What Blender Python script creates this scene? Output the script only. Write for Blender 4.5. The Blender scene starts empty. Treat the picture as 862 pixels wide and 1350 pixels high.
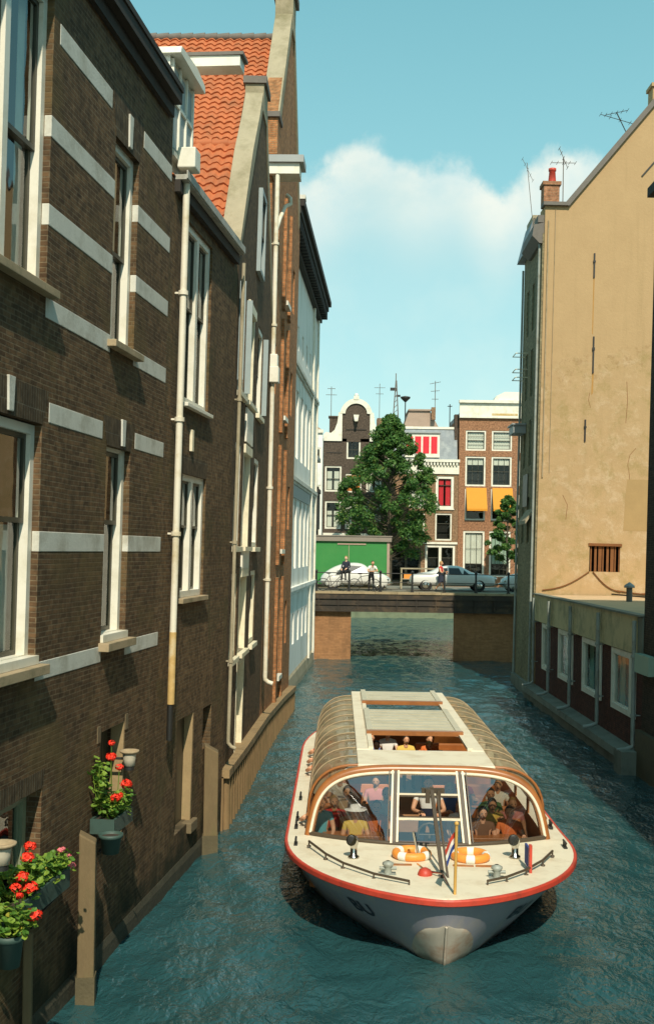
import bpy, math, random
from mathutils import Vector, Matrix, noise

R = random.Random(11)
SC = bpy.context.scene
COL = SC.collection
rad = math.radians


# ------------------------------------------------------------------ mesh helper
class MB:
    """collects faces and links them as ONE mesh object"""
    def __init__(s):
        s.v = []; s.f = []; s.m = []; s.s = []

    def add(s, vs, fs, m=0, smooth=False):
        b = len(s.v)
        s.v.extend([tuple(p) for p in vs])
        for f in fs:
            s.f.append([i + b for i in f]); s.m.append(m); s.s.append(smooth)
        return s

    def box(s, x0, x1, y0, y1, z0, z1, m=0):
        vs = [(x, y, z) for z in (z0, z1) for y in (y0, y1) for x in (x0, x1)]
        return s.add(vs, [(0, 2, 3, 1), (4, 5, 7, 6), (0, 1, 5, 4), (2, 6, 7, 3), (0, 4, 6, 2), (1, 3, 7, 5)], m)

    def bar(s, p, q, w, h, m=0, up=(0, 0, 1)):
        p, q = Vector(p), Vector(q)
        d = (q - p).normalized()
        a = d.cross(Vector(up))
        if a.length < 1e-4:
            a = d.cross(Vector((1, 0, 0)))
        a.normalize(); b = a.cross(d)
        vs = []
        for c in (p, q):
            for i, j in ((-1, -1), (1, -1), (1, 1), (-1, 1)):
                vs.append(c + a * (i * w / 2) + b * (j * h / 2))
        return s.add(vs, [(3, 2, 1, 0), (4, 5, 6, 7), (0, 1, 5, 4), (1, 2, 6, 5), (2, 3, 7, 6), (3, 0, 4, 7)], m)

    def tube(s, pts, r, n=8, m=0, closed=False, cap=True):
        pts = [Vector(p) for p in pts]
        k = len(pts)
        rs = r if isinstance(r, (list, tuple)) else [r] * k
        vs = []; fs = []
        ref = None
        for i, p in enumerate(pts):
            if closed:
                d = pts[(i + 1) % k] - pts[i - 1]
            else:
                d = pts[min(i + 1, k - 1)] - pts[max(i - 1, 0)]
            d.normalize()
            if ref is None:
                ref = d.cross(Vector((0, 0, 1)))
                if ref.length < .05:
                    ref = d.cross(Vector((1, 0, 0)))
            ref = (ref - d * ref.dot(d)).normalized()
            b = d.cross(ref)
            for j in range(n):
                a = 2 * math.pi * j / n
                vs.append(p + (ref * math.cos(a) + b * math.sin(a)) * rs[i])
        for i in range(k if closed else k - 1):
            i2 = (i + 1) % k
            for j in range(n):
                j2 = (j + 1) % n
                fs.append((i * n + j, i * n + j2, i2 * n + j2, i2 * n + j))
        s.add(vs, fs, m, True)
        if cap and not closed:
            s.add(vs[:n], [tuple(range(n - 1, -1, -1))], m)
            s.add(vs[-n:], [tuple(range(n))], m)
        return s

    def lathe(s, prof, c=(0, 0, 0), n=16, m=0, M=None, smooth=True):
        vs = []; fs = []
        c = Vector(c)
        for r, z in prof:
            for j in range(n):
                a = 2 * math.pi * j / n
                p = Vector((r * math.cos(a), r * math.sin(a), z))
                if M is not None:
                    p = M @ p
                vs.append(p + c)
        for i in range(len(prof) - 1):
            for j in range(n):
                j2 = (j + 1) % n
                fs.append((i * n + j, i * n + j2, (i + 1) * n + j2, (i + 1) * n + j))
        return s.add(vs, fs, m, smooth)

    def ball(s, c, r, n=10, m=0, sx=1, sy=1, sz=1):
        prof = [(max(1e-4, r * math.sin(math.pi * i / n)), -r * math.cos(math.pi * i / n)) for i in range(n + 1)]
        M = Matrix.Diagonal((sx, sy, sz))
        return s.lathe(prof, c, max(8, n), m, M)

    def prism(s, poly, a0, a1, ax='y', m=0):
        """poly of 2-D points extruded along an axis: ax='y' -> poly is (x,z); 'z' -> (x,y); 'x' -> (y,z)"""
        def P(p, a):
            return {'y': (p[0], a, p[1]), 'z': (p[0], p[1], a), 'x': (a, p[0], p[1])}[ax]
        n = len(poly)
        vs = [P(p, a0) for p in poly] + [P(p, a1) for p in poly]
        fs = [tuple(range(n)), tuple(range(2 * n - 1, n - 1, -1))]
        fs += [(i, i + n, (i + 1) % n + n, (i + 1) % n) for i in range(n)]
        return s.add(vs, fs, m)

    def grid(s, fn, nu, nv, m=0, smooth=True, flip=False):
        vs = [fn(i / nu, j / nv) for j in range(nv + 1) for i in range(nu + 1)]
        fs = []
        for j in range(nv):
            for i in range(nu):
                a = j * (nu + 1) + i
                f = (a, a + 1, a + nu + 2, a + nu + 1)
                fs.append(f[::-1] if flip else f)
        return s.add(vs, fs, m, smooth)

    def mesh(s, name, mats):
        me = bpy.data.meshes.new(name)
        me.from_pydata(s.v, [], s.f)
        for mm in (mats if isinstance(mats, (list, tuple)) else [mats]):
            me.materials.append(M_[mm] if isinstance(mm, str) else mm)
        me.polygons.foreach_set('material_index', s.m)
        me.polygons.foreach_set('use_smooth', s.s)
        me.update()
        return me

    def build(s, name, mats, parent=None, bevel=0, label=None, recalc=True):
        me = s.mesh(name, mats)
        if recalc:
            import bmesh
            bm = bmesh.new(); bm.from_mesh(me)
            bmesh.ops.recalc_face_normals(bm, faces=bm.faces)
            bm.to_mesh(me); bm.free()
        o = bpy.data.objects.new(name, me)
        COL.objects.link(o)
        if parent is not None:
            o.parent = parent
        if bevel:
            b = o.modifiers.new('bevel', 'BEVEL'); b.width = bevel; b.segments = 2; b.limit_method = 'ANGLE'
        if label:
            o['label'] = label
        return o


def tag(o, label, cat, group=None, kind=None):
    o['label'] = label; o['category'] = cat
    if group: o['group'] = group
    if kind: o['kind'] = kind
    return o


def thing(name, label, cat, M=None, group=None):
    o = bpy.data.objects.new(name, None)
    COL.objects.link(o)
    o.empty_display_size = .3
    if M is not None:
        o.matrix_world = M
    return tag(o, label, cat, group)


def struct(name, mb, mats):
    o = mb.build(name, mats)
    o['kind'] = 'structure'
    return o


def copy_tree(o, parent=None):
    c = o.copy(); COL.objects.link(c)
    if parent is not None:
        c.parent = parent
    for ch in [k for k in bpy.data.objects if k.parent == o]:
        copy_tree(ch, c)
    return c


def facade(p0, p1, lean=0):
    """frame of a wall: x along the wall, y into the building, z up; it may lean towards the street"""
    a = math.atan2(p1[1] - p0[1], p1[0] - p0[0])
    return Matrix.Translation((p0[0], p0[1], 0)) @ Matrix.Rotation(a, 4, 'Z') @ Matrix.Rotation(lean, 4, 'X')


def at(x, y, z=0, rz=0):
    return Matrix.Translation((x, y, z)) @ Matrix.Rotation(rz, 4, 'Z')


# ------------------------------------------------------------------ materials
M_ = {}


def nodes(name):
    m = bpy.data.materials.new(name); m.use_nodes = True
    nt = m.node_tree
    b = nt.nodes['Principled BSDF']
    M_[name] = m
    return m, nt, b, lambda t: nt.nodes.new(t), nt.links.new


def plain(name, c, rough=.6, var=.25, scale=3., bump=0., metal=0., spec=.5, dirt=None, dscale=.7, stretch=1., tide=None):
    """a colour with procedural unevenness, optional dirt patches and bump"""
    m, nt, b, N, L = nodes(name)
    tc = N('ShaderNodeTexCoord'); mp = N('ShaderNodeMapping')
    mp.inputs['Scale'].default_value = (1, 1, stretch)
    L(tc.outputs['Object'], mp.inputs['Vector'])
    n1 = N('ShaderNodeTexNoise'); n1.inputs['Scale'].default_value = scale; n1.inputs['Detail'].default_value = 6
    n1.inputs['Roughness'].default_value = .65
    L(mp.outputs[0], n1.inputs['Vector'])
    mx = N('ShaderNodeMix'); mx.data_type = 'RGBA'
    mx.inputs['A'].default_value = (*[k * (1 - var) for k in c], 1)
    mx.inputs['B'].default_value = (*[min(1, k * (1 + var)) for k in c], 1)
    L(n1.outputs['Fac'], mx.inputs['Factor'])
    out = mx.outputs['Result']
    if dirt:
        n2 = N('ShaderNodeTexNoise'); n2.inputs['Scale'].default_value = dscale; n2.inputs['Detail'].default_value = 8
        n2.inputs['Roughness'].default_value = .7
        L(mp.outputs[0], n2.inputs['Vector'])
        rp = N('ShaderNodeValToRGB'); rp.color_ramp.elements[0].position = .48; rp.color_ramp.elements[1].position = .72
        L(n2.outputs['Fac'], rp.inputs[0])
        m2 = N('ShaderNodeMix'); m2.data_type = 'RGBA'
        L(rp.outputs[0], m2.inputs['Factor']); L(out, m2.inputs['A']); m2.inputs['B'].default_value = (*dirt, 1)
        out = m2.outputs['Result']
    if tide:      # grime that rises unevenly from the water line
        tcol, th_ = tide
        sz = N('ShaderNodeSeparateXYZ'); L(tc.outputs['Object'], sz.inputs[0])
        nt_ = N('ShaderNodeTexNoise'); nt_.inputs['Scale'].default_value = 2.6; nt_.inputs['Detail'].default_value = 8; L(mp.outputs[0], nt_.inputs['Vector'])
        a1 = N('ShaderNodeMath'); a1.operation = 'MULTIPLY_ADD'; L(nt_.outputs['Fac'], a1.inputs[0]); a1.inputs[1].default_value = th_ * 2; L(sz.outputs['Z'], a1.inputs[2])
        r1 = N('ShaderNodeMapRange'); r1.inputs['From Min'].default_value = th_ * 1.6; r1.inputs['From Max'].default_value = th_ * 1.1; r1.inputs['To Max'].default_value = .8; L(a1.outputs[0], r1.inputs['Value'])
        m4 = N('ShaderNodeMix'); m4.data_type = 'RGBA'; L(r1.outputs[0], m4.inputs['Factor']); L(out, m4.inputs['A']); m4.inputs['B'].default_value = (*tcol, 1)
        out = m4.outputs['Result']
    L(out, b.inputs['Base Color'])
    b.inputs['Roughness'].default_value = rough
    b.inputs['Metallic'].default_value = metal
    b.inputs['Specular IOR Level'].default_value = spec
    if bump:
        bp = N('ShaderNodeBump'); bp.inputs['Strength'].default_value = .6; bp.inputs['Distance'].default_value = bump
        n3 = N('ShaderNodeTexNoise'); n3.inputs['Scale'].default_value = scale * 6; n3.inputs['Detail'].default_value = 5
        L(mp.outputs[0], n3.inputs['Vector']); L(n3.outputs['Fac'], bp.inputs['Height']); L(bp.outputs[0], b.inputs['Normal'])
    return m


def brick(name, c1, c2, mortar, bw=.20, bh=.062, msize=.009, stain=(.03, .025, .02), stain_amt=.55, sscale=.5, bump=.006, patch=None, tone=(.6, 1.45), damp=False):
    m, nt, b, N, L = nodes(name)
    tc = N('ShaderNodeTexCoord'); sp = N('ShaderNodeSeparateXYZ'); L(tc.outputs['Object'], sp.inputs[0])
    ad = N('ShaderNodeMath'); L(sp.outputs['X'], ad.inputs[0]); L(sp.outputs['Y'], ad.inputs[1])
    cb = N('ShaderNodeCombineXYZ'); L(ad.outputs[0], cb.inputs['X']); L(sp.outputs['Z'], cb.inputs['Y'])
    # a slight waviness so that the courses are not ruler straight
    nw = N('ShaderNodeTexNoise'); nw.inputs['Scale'].default_value = .9; L(cb.outputs[0], nw.inputs['Vector'])
    vm = N('ShaderNodeVectorMath'); vm.operation = 'MULTIPLY_ADD'
    L(nw.outputs['Color'], vm.inputs[0]); vm.inputs[1].default_value = (.03, .04, 0); L(cb.outputs[0], vm.inputs[2])
    bt = N('ShaderNodeTexBrick')
    bt.inputs['Scale'].default_value = 1; bt.inputs['Brick Width'].default_value = bw; bt.inputs['Row Height'].default_value = bh
    bt.inputs['Mortar Size'].default_value = msize; bt.inputs['Mortar Smooth'].default_value = .3
    bt.inputs['Bias'].default_value = -.1
    bt.inputs['Color1'].default_value = (*c1, 1); bt.inputs['Color2'].default_value = (*c2, 1); bt.inputs['Mortar'].default_value = (*mortar, 1)
    L(vm.outputs[0], bt.inputs['Vector'])
    # per-region tone
    n0 = N('ShaderNodeTexNoise'); n0.inputs['Scale'].default_value = 7; n0.inputs['Detail'].default_value = 4
    L(cb.outputs[0], n0.inputs['Vector'])
    h = N('ShaderNodeMapRange'); h.inputs['From Min'].default_value = .3; h.inputs['From Max'].default_value = .7
    h.inputs['To Min'].default_value = tone[0]; h.inputs['To Max'].default_value = tone[1]
    L(n0.outputs['Fac'], h.inputs['Value'])
    mu = N('ShaderNodeVectorMath'); mu.operation = 'SCALE'; L(bt.outputs['Color'], mu.inputs[0]); L(h.outputs[0], mu.inputs['Scale'])
    # weather stains
    mp = N('ShaderNodeMapping'); mp.inputs['Scale'].default_value = (1.6, 1, .6); L(tc.outputs['Object'], mp.inputs['Vector'])
    ns = N('ShaderNodeTexNoise'); ns.inputs['Scale'].default_value = sscale; ns.inputs['Detail'].default_value = 9; ns.inputs['Roughness'].default_value = .72
    L(mp.outputs[0], ns.inputs['Vector'])
    r2 = N('ShaderNodeMapRange'); r2.inputs['From Min'].default_value = .42; r2.inputs['From Max'].default_value = .7
    r2.inputs['To Max'].default_value = stain_amt
    L(ns.outputs['Fac'], r2.inputs['Value'])
    mx = N('ShaderNodeMix'); mx.data_type = 'RGBA'
    L(r2.outputs[0], mx.inputs['Factor']); L(mu.outputs[0], mx.inputs['A']); mx.inputs['B'].default_value = (*stain, 1)
    out = mx.outputs['Result']
    if patch:
        np_ = N('ShaderNodeTexNoise'); np_.inputs['Scale'].default_value = .8; np_.inputs['Detail'].default_value = 7; np_.inputs['Distortion'].default_value = .6
        of = N('ShaderNodeMapping'); of.inputs['Location'].default_value = (17, 3, 5); L(tc.outputs['Object'], of.inputs['Vector']); L(of.outputs[0], np_.inputs['Vector'])
        r3 = N('ShaderNodeMapRange'); r3.inputs['From Min'].default_value = .52; r3.inputs['From Max'].default_value = .68; r3.inputs['To Max'].default_value = .6
        L(np_.outputs['Fac'], r3.inputs['Value'])
        m3 = N('ShaderNodeMix'); m3.data_type = 'RGBA'
        L(r3.outputs[0], m3.inputs['Factor']); L(out, m3.inputs['A']); m3.inputs['B'].default_value = (*patch, 1)
        out = m3.outputs['Result']
    if damp:      # green and black tide marks just above the water
        nd = N('ShaderNodeTexNoise'); nd.inputs['Scale'].default_value = 1.7; nd.inputs['Detail'].default_value = 8; L(tc.outputs['Object'], nd.inputs['Vector'])
        ma = N('ShaderNodeMath'); ma.operation = 'MULTIPLY_ADD'; L(nd.outputs['Fac'], ma.inputs[0]); ma.inputs[1].default_value = 2.4; ma.inputs[2].default_value = -.55
        mb_ = N('ShaderNodeMath'); mb_.operation = 'SUBTRACT'; L(ma.outputs[0], mb_.inputs[0]); L(sp.outputs['Z'], mb_.inputs[1])
        rd_ = N('ShaderNodeMapRange'); rd_.inputs['From Min'].default_value = -.25; rd_.inputs['From Max'].default_value = .35; rd_.inputs['To Max'].default_value = .85
        L(mb_.outputs[0], rd_.inputs['Value'])
        md_ = N('ShaderNodeMix'); md_.data_type = 'RGBA'; L(rd_.outputs[0], md_.inputs['Factor']); L(out, md_.inputs['A']); md_.inputs['B'].default_value = (.022, .024, .012, 1)
        out = md_.outputs['Result']
        # lime runs and repointed patches
        mr_ = N('ShaderNodeMapping'); mr_.inputs['Scale'].default_value = (3.2, 3.2, .22); L(tc.outputs['Object'], mr_.inputs['Vector'])
        nr = N('ShaderNodeTexNoise'); nr.inputs['Scale'].default_value = 1; nr.inputs['Detail'].default_value = 7; L(mr_.outputs[0], nr.inputs['Vector'])
        rr2 = N('ShaderNodeMapRange'); rr2.inputs['From Min'].default_value = .6; rr2.inputs['From Max'].default_value = .78; rr2.inputs['To Max'].default_value = .4; L(nr.outputs['Fac'], rr2.inputs['Value'])
        ml = N('ShaderNodeMix'); ml.data_type = 'RGBA'; L(rr2.outputs[0], ml.inputs['Factor']); L(out, ml.inputs['A']); ml.inputs['B'].default_value = (.19, .155, .085, 1)
        out = ml.outputs['Result']
    L(out, b.inputs['Base Color'])
    b.inputs['Roughness'].default_value = .85
    b.inputs['Specular IOR Level'].default_value = .25
    bp = N('ShaderNodeBump'); bp.inputs['Distance'].default_value = bump; bp.inputs['Strength'].default_value = 1; bp.invert = True
    nb = N('ShaderNodeTexNoise'); nb.inputs['Scale'].default_value = 40; nb.inputs['Detail'].default_value = 3; L(tc.outputs['Object'], nb.inputs['Vector'])
    sm = N('ShaderNodeMath'); sm.operation = 'MULTIPLY_ADD'; L(nb.outputs['Fac'], sm.inputs[0]); sm.inputs[1].default_value = -.6; L(bt.outputs['Fac'], sm.inputs[2])
    L(sm.outputs[0], bp.inputs['Height']); L(bp.outputs[0], b.inputs['Normal'])
    return m


def glass(name, tint, refl=.12, body=None, body_amt=0.):
    m, nt, b, N, L = nodes(name)
    tr = N('ShaderNodeBsdfTransparent'); tr.inputs[0].default_value = (*tint, 1)
    gl = N('ShaderNodeBsdfGlossy'); gl.inputs['Roughness'].default_value = .02
    # old panes are never quite flat
    tc = N('ShaderNodeTexCoord'); nz = N('ShaderNodeTexNoise'); nz.inputs['Scale'].default_value = 1.3; L(tc.outputs['Object'], nz.inputs['Vector'])
    bp = N('ShaderNodeBump'); bp.inputs['Distance'].default_value = .02; bp.inputs['Strength'].default_value = .5; L(nz.outputs['Fac'], bp.inputs['Height'])
    L(bp.outputs[0], gl.inputs['Normal'])
    lw = N('ShaderNodeLayerWeight'); lw.inputs['Blend'].default_value = .5
    pw = N('ShaderNodeMath'); pw.operation = 'POWER'; L(lw.outputs['Facing'], pw.inputs[0]); pw.inputs[1].default_value = 3.5
    mr = N('ShaderNodeMapRange'); mr.inputs['To Min'].default_value = refl; mr.inputs['To Max'].default_value = .75
    L(pw.outputs[0], mr.inputs['Value'])
    mx = N('ShaderNodeMixShader'); L(mr.outputs[0], mx.inputs[0]); L(tr.outputs[0], mx.inputs[1]); L(gl.outputs[0], mx.inputs[2])
    out = mx.outputs[0]
    if body:
        df = N('ShaderNodeBsdfDiffuse'); df.inputs[0].default_value = (*body, 1)
        nb = N('ShaderNodeTexNoise'); nb.inputs['Scale'].default_value = 2.2; nb.inputs['Detail'].default_value = 4; L(tc.outputs['Object'], nb.inputs['Vector'])
        r = N('ShaderNodeMapRange'); r.inputs['From Min'].default_value = .3; r.inputs['From Max'].default_value = .7
        r.inputs['To Min'].default_value = max(0, body_amt - .25); r.inputs['To Max'].default_value = min(1, body_amt + .25); L(nb.outputs['Fac'], r.inputs['Value'])
        m2 = N('ShaderNodeMixShader'); L(r.outputs[0], m2.inputs[0]); L(out, m2.inputs[1]); L(df.outputs[0], m2.inputs[2])
        out = m2.outputs[0]
    L(out, nt.nodes['Material Output'].inputs['Surface'])
    return m


def leaf(name, c1, c2, trans=.35):
    m, nt, b, N, L = nodes(name)
    g = N('ShaderNodeNewGeometry')
    rp = N('ShaderNodeValToRGB')
    rp.color_ramp.elements[0].color = (*c1, 1); rp.color_ramp.elements[1].color = (*c2, 1)
    q_ = rp.color_ramp.elements.new(.93); q_.color = (*c2, 1); rp.color_ramp.elements[2].position = 1; rp.color_ramp.elements[2].color = (c2[0] * 1.5, c2[1] * .85, c2[2] * .8, 1)
    L(g.outputs['Random Per Island'], rp.inputs[0])
    tl = N('ShaderNodeBsdfTranslucent'); L(rp.outputs[0], tl.inputs[0])
    L(rp.outputs[0], b.inputs['Base Color']); b.inputs['Roughness'].default_value = .5; b.inputs['Specular IOR Level'].default_value = .3
    mx = N('ShaderNodeMixShader'); mx.inputs[0].default_value = trans
    L(b.outputs[0], mx.inputs[1]); L(tl.outputs[0], mx.inputs[2])
    L(mx.outputs[0], nt.nodes['Material Output'].inputs['Surface'])
    return m


def water_mat():
    m, nt, b, N, L = nodes('water')
    b.inputs['Base Color'].default_value = (.008, .062, .066, 1)
    b.inputs['Roughness'].default_value = .06
    b.inputs['IOR'].default_value = 1.33; b.inputs['Specular IOR Level'].default_value = .85
    tc = N('ShaderNodeTexCoord')
    nn = N('ShaderNodeTexNoise'); nn.inputs['Scale'].default_value = .22; nn.inputs['Detail'].default_value = 4
    L(tc.outputs['Object'], nn.inputs['Vector'])
    mc = N('ShaderNodeMix'); mc.data_type = 'RGBA'; mc.inputs['A'].default_value = (.015, .056, .058, 1); mc.inputs['B'].default_value = (.025, .092, .104, 1)
    L(nn.outputs['Fac'], mc.inputs['Factor']); L(mc.outputs['Result'], b.inputs['Base Color'])
    prev = None
    for sc, st, det, ds in ((4, (1, .55, 1), 3, .06), (11, (1, .6, 1), 3, .02)):
        mp = N('ShaderNodeMapping'); mp.inputs['Scale'].default_value = st; mp.inputs['Rotation'].default_value = (0, 0, .35)
        L(tc.outputs['Object'], mp.inputs['Vector'])
        n = N('ShaderNodeTexNoise'); n.inputs['Scale'].default_value = sc; n.inputs['Detail'].default_value = det
        n.inputs['Distortion'].default_value = .8
        L(mp.outputs[0], n.inputs['Vector'])
        bp = N('ShaderNodeBump'); bp.inputs['Strength'].default_value = 1; bp.inputs['Distance'].default_value = ds
        L(n.outputs['Fac'], bp.inputs['Height'])
        if prev: L(prev.outputs[0], bp.inputs['Normal'])
        prev = bp
    L(prev.outputs[0], b.inputs['Normal'])


def ochre_mat():
    """painted plaster, flaking off in pale and greenish patches over the lower half"""
    m, nt, b, N, L = nodes('ochre_plaster')
    tc = N('ShaderNodeTexCoord'); sp = N('ShaderNodeSeparateXYZ'); L(tc.outputs['Object'], sp.inputs[0])

    def nz(scale, det=6, rough=.6, loc=(0, 0, 0), dist=0., sc=(1, 1, 1)):
        mp = N('ShaderNodeMapping'); mp.inputs['Location'].default_value = loc; mp.inputs['Scale'].default_value = sc
        L(tc.outputs['Object'], mp.inputs['Vector'])
        n = N('ShaderNodeTexNoise'); n.inputs['Scale'].default_value = scale; n.inputs['Detail'].default_value = det
        n.inputs['Roughness'].default_value = rough; n.inputs['Distortion'].default_value = dist
        L(mp.outputs[0], n.inputs['Vector']); return n.outputs['Fac']

    def rng(s, a, c, lo=0., hi=1.):
        r = N('ShaderNodeMapRange'); r.inputs['From Min'].default_value = a; r.inputs['From Max'].default_value = c
        r.inputs['To Min'].default_value = lo; r.inputs['To Max'].default_value = hi; r.interpolation_type = 'SMOOTHSTEP'
        L(s, r.inputs['Value']); return r.outputs[0]

    def math_(op, a, c):
        q = N('ShaderNodeMath'); q.operation = op
        for i, k in enumerate((a, c)):
            if isinstance(k, (int, float)): q.inputs[i].default_value = k
            else: L(k, q.inputs[i])
        return q.outputs[0]

    def mix(f, a, c):
        q = N('ShaderNodeMix'); q.data_type = 'RGBA'; L(f, q.inputs['Factor'])
        for k, n in ((a, 'A'), (c, 'B')):
            if isinstance(k, tuple): q.inputs[n].default_value = (*k, 1)
            else: L(k, q.inputs[n])
        return q.outputs['Result']
    base = mix(nz(1.1, 8, .7), (.40, .265, .135), (.515, .35, .185))
    streak = rng(nz(1.2, 5, .6, (3, 0, 0), 0, (2.2, 1, .12)), .5, .75, 0, .35)
    base = mix(streak, base, (.33, .23, .11))
    # patchy zone: below a ragged line about ten metres up, higher on the right
    edge = math_('SUBTRACT', math_('ADD', math_('MULTIPLY', nz(.55, 7, .7, (9, 0, 2)), 5.5), math_('MULTIPLY', sp.outputs['X'], .35)), sp.outputs['Z'])
    zone = rng(edge, -10.5, -9.7)
    pale = math_('MULTIPLY', zone, rng(nz(1.7, 9, .78, (5, 1, 0), .2), .47, .70, 0, .55))
    green = math_('MULTIPLY', zone, rng(nz(1.4, 8, .78, (1, 7, 3), .2), .46, .66, 0, .5))
    c = mix(green, base, (.27, .21, .07))
    c = mix(pale, c, (.62, .47, .31))
    # flaked rim along the top of the bare plaster
    rim = math_('MULTIPLY', rng(edge, -10.5, -10.2), rng(edge, -9.2, -9.6))
    c = mix(math_('MULTIPLY', rim, rng(nz(3, 6, .7), .5, .62, 0, .5)), c, (.30, .18, .08))
    spots = rng(nz(5, 8, .75, (2, 2, 2)), .66, .74, 0, .5)
    c = mix(spots, c, (.3, .2, .08))
    L(c, b.inputs['Base Color']); b.inputs['Roughness'].default_value = .9; b.inputs['Specular IOR Level'].default_value = .2
    bp = N('ShaderNodeBump'); bp.inputs['Distance'].default_value = .02; bp.inputs['Strength'].default_value = .7
    L(math_('ADD', nz(9, 6, .7), math_('MULTIPLY', pale, .8)), bp.inputs['Height']); L(bp.outputs[0], b.inputs['Normal'])


brick('dark_brick', (.155, .088, .042), (.075, .042, .021), (.165, .12, .07), stain=(.042, .029, .016), stain_amt=.55, patch=(.135, .095, .036), damp=True)
brick('brown_brick', (.17, .10, .046), (.09, .053, .026), (.16, .118, .07), stain=(.03, .022, .012), patch=(.085, .075, .03), damp=True)
brick('old_brick', (.16, .092, .045), (.085, .05, .025), (.13, .095, .055), stain=(.03, .022, .013), damp=True)
brick('red_brick', (.46, .19, .075), (.32, .13, .05), (.32, .21, .11), stain=(.10, .055, .02), stain_amt=.5)
brick('annex_brick', (.13, .036, .022), (.08, .026, .018), (.10, .06, .045), stain=(.03, .012, .01), stain_amt=.4)
brick('far_dark_brick', (.10, .068, .048), (.075, .052, .038), (.12, .10, .08), stain=(.045, .035, .025), stain_amt=.3)
brick('far_brown_brick', (.30, .165, .085), (.22, .12, .065), (.30, .22, .14), stain=(.13, .085, .045), stain_amt=.4)
brick('far_red_brick', (.38, .165, .085), (.28, .12, .06), (.32, .22, .13), stain=(.17, .08, .04), stain_amt=.3)
brick('grey_brick', (.27, .225, .125), (.21, .17, .09), (.29, .25, .16), stain=(.09, .075, .038), stain_amt=.6)
brick('quay_brick', (.30, .20, .10), (.20, .125, .065), (.20, .15, .09), bw=.3, bh=.09, stain=(.05, .045, .025), stain_amt=.6)
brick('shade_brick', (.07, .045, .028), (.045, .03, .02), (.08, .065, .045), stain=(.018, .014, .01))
brick('pier_brick', (.40, .20, .09), (.30, .15, .065), (.34, .18, .085), bw=.3, bh=.09, tone=(.9, 1.1), stain=(.09, .055, .03), stain_amt=.6)
brick('lintel_brick', (.10, .066, .035), (.06, .04, .022), (.13, .11, .075), bw=.07, bh=.3, stain=(.03, .022, .014))
plain('stripe_stone', (.62, .60, .52), .8, .16, 5, .006, dirt=(.36, .33, .25), dscale=1.6)
plain('coping_stone', (.37, .315, .21), .9, .22, 4, .01, dirt=(.21, .18, .10), dscale=1.1)
plain('quay_coping', (.30, .20, .095), .85, .3, 4, .01, dirt=(.2, .13, .06), dscale=1.6)
plain('step_stone', (.17, .125, .068), .85, .3, 5, .01, dirt=(.13, .1, .05), dscale=2)
plain('gutter_grey', (.42, .41, .36), .6, .2, 3, dirt=(.28, .26, .2), dscale=2)
plain('grey_cap', (.16, .14, .12), .8, .25, 5, .01)
plain('white_paint', (.80, .76, .64), .45, .06, 2, dirt=(.62, .57, .43), dscale=1.8)
plain('white_plaster', (.84, .82, .75), .75, .1, 1.2, .004, dirt=(.5, .48, .38), dscale=.8, stretch=.35)
plain('cream_paint', (.80, .72, .52), .5, .1, 3, dirt=(.52, .44, .28), dscale=1.3)
plain('pipe_paint', (.76, .70, .56), .5, .08, 3, dirt=(.5, .4, .22), dscale=1.5)
plain('rust_pipe', (.55, .36, .13), .7, .3, 6, dirt=(.62, .54, .36), dscale=3)
plain('grey_pipe', (.33, .36, .32), .5, .2, 3, dirt=(.2, .19, .14), dscale=2)
plain('sash_paint', (.055, .05, .03), .45, .25, 4)
plain('green_frame', (.22, .24, .15), .55, .2, 5)
plain('sill_stone', (.40, .30, .18), .8, .2, 6, .006, dirt=(.2, .17, .09), dscale=3)
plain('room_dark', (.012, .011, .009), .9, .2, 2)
plain('eave_dark', (.03, .024, .018), .8, .3, 3)
plain('lead', (.33, .34, .33), .5, .15, 2)
plain('slate', (.20, .23, .25), .6, .45, 2.2, .01, dirt=(.33, .36, .36), dscale=1.3)
plain('roof_tile', (.47, .135, .045), .75, .3, 2.5, .004, dirt=(.30, .11, .045), dscale=1.6)
plain('far_tile', (.40, .29, .22), .8, .2, 2)
plain('shutter_and_shade_blue', (.30, .36, .36), .55, .15, 4)  # shutter paint, also used for the painted shade under the white house's ledge
plain('curtain', (.72, .68, .58), .9, .1, 8)
plain('red_curtain', (.72, .03, .045), .8, .1, 5)
plain('orange_cloth', (.66, .26, .015), .75, .08, 3)
plain('orange_shutter', (.55, .16, .02), .6, .15, 3)
plain('pale_green_blind', (.36, .47, .36), .8, .1, 3)
plain('piling', (.23, .145, .065), .85, .35, 6, .01, dirt=(.15, .11, .045), dscale=2, stretch=.3)
plain('sunlit_jamb', (.33, .23, .115), .85, .25, 5, .006, dirt=(.25, .2, .09), dscale=3)  # paler than the brick: sunlight on the far door reveals put into the colour
plain('timber', (.165, .115, .055), .85, .35, 7, .01, dirt=(.13, .115, .045), dscale=2, stretch=.3)
plain('wet_timber', (.10, .08, .04), .7, .4, 5, .01)
plain('dark_base', (.055, .05, .03), .8, .5, 3, .02)
plain('green_pot', (.045, .085, .07), .6, .25, 4, dirt=(.03, .05, .035), dscale=4)
plain('pot_cream', (.50, .45, .34), .45, .1, 6)
plain('soil', (.045, .03, .02), .95, .3, 20)
plain('iron', (.018, .018, .016), .5, .3, 5)
plain('rusty_iron', (.20, .075, .02), .85, .4, 8)
plain('rust_stain', (.42, .22, .06), .9, .3, 6)
plain('patch_plaster', (.39, .255, .11), .9, .15, 2, .006)
plain('annex_panel', (.60, .49, .26), .75, .2, 1.6, .004, dirt=(.25, .22, .12), dscale=1.4)
plain('annex_roof', (.62, .42, .24), .9, .15, 2, .006, dirt=(.48, .34, .19), dscale=.9)
plain('ledge_stone', (.20, .21, .165), .8, .25, 3, .006, dirt=(.10, .105, .08), dscale=1.5)
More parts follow.
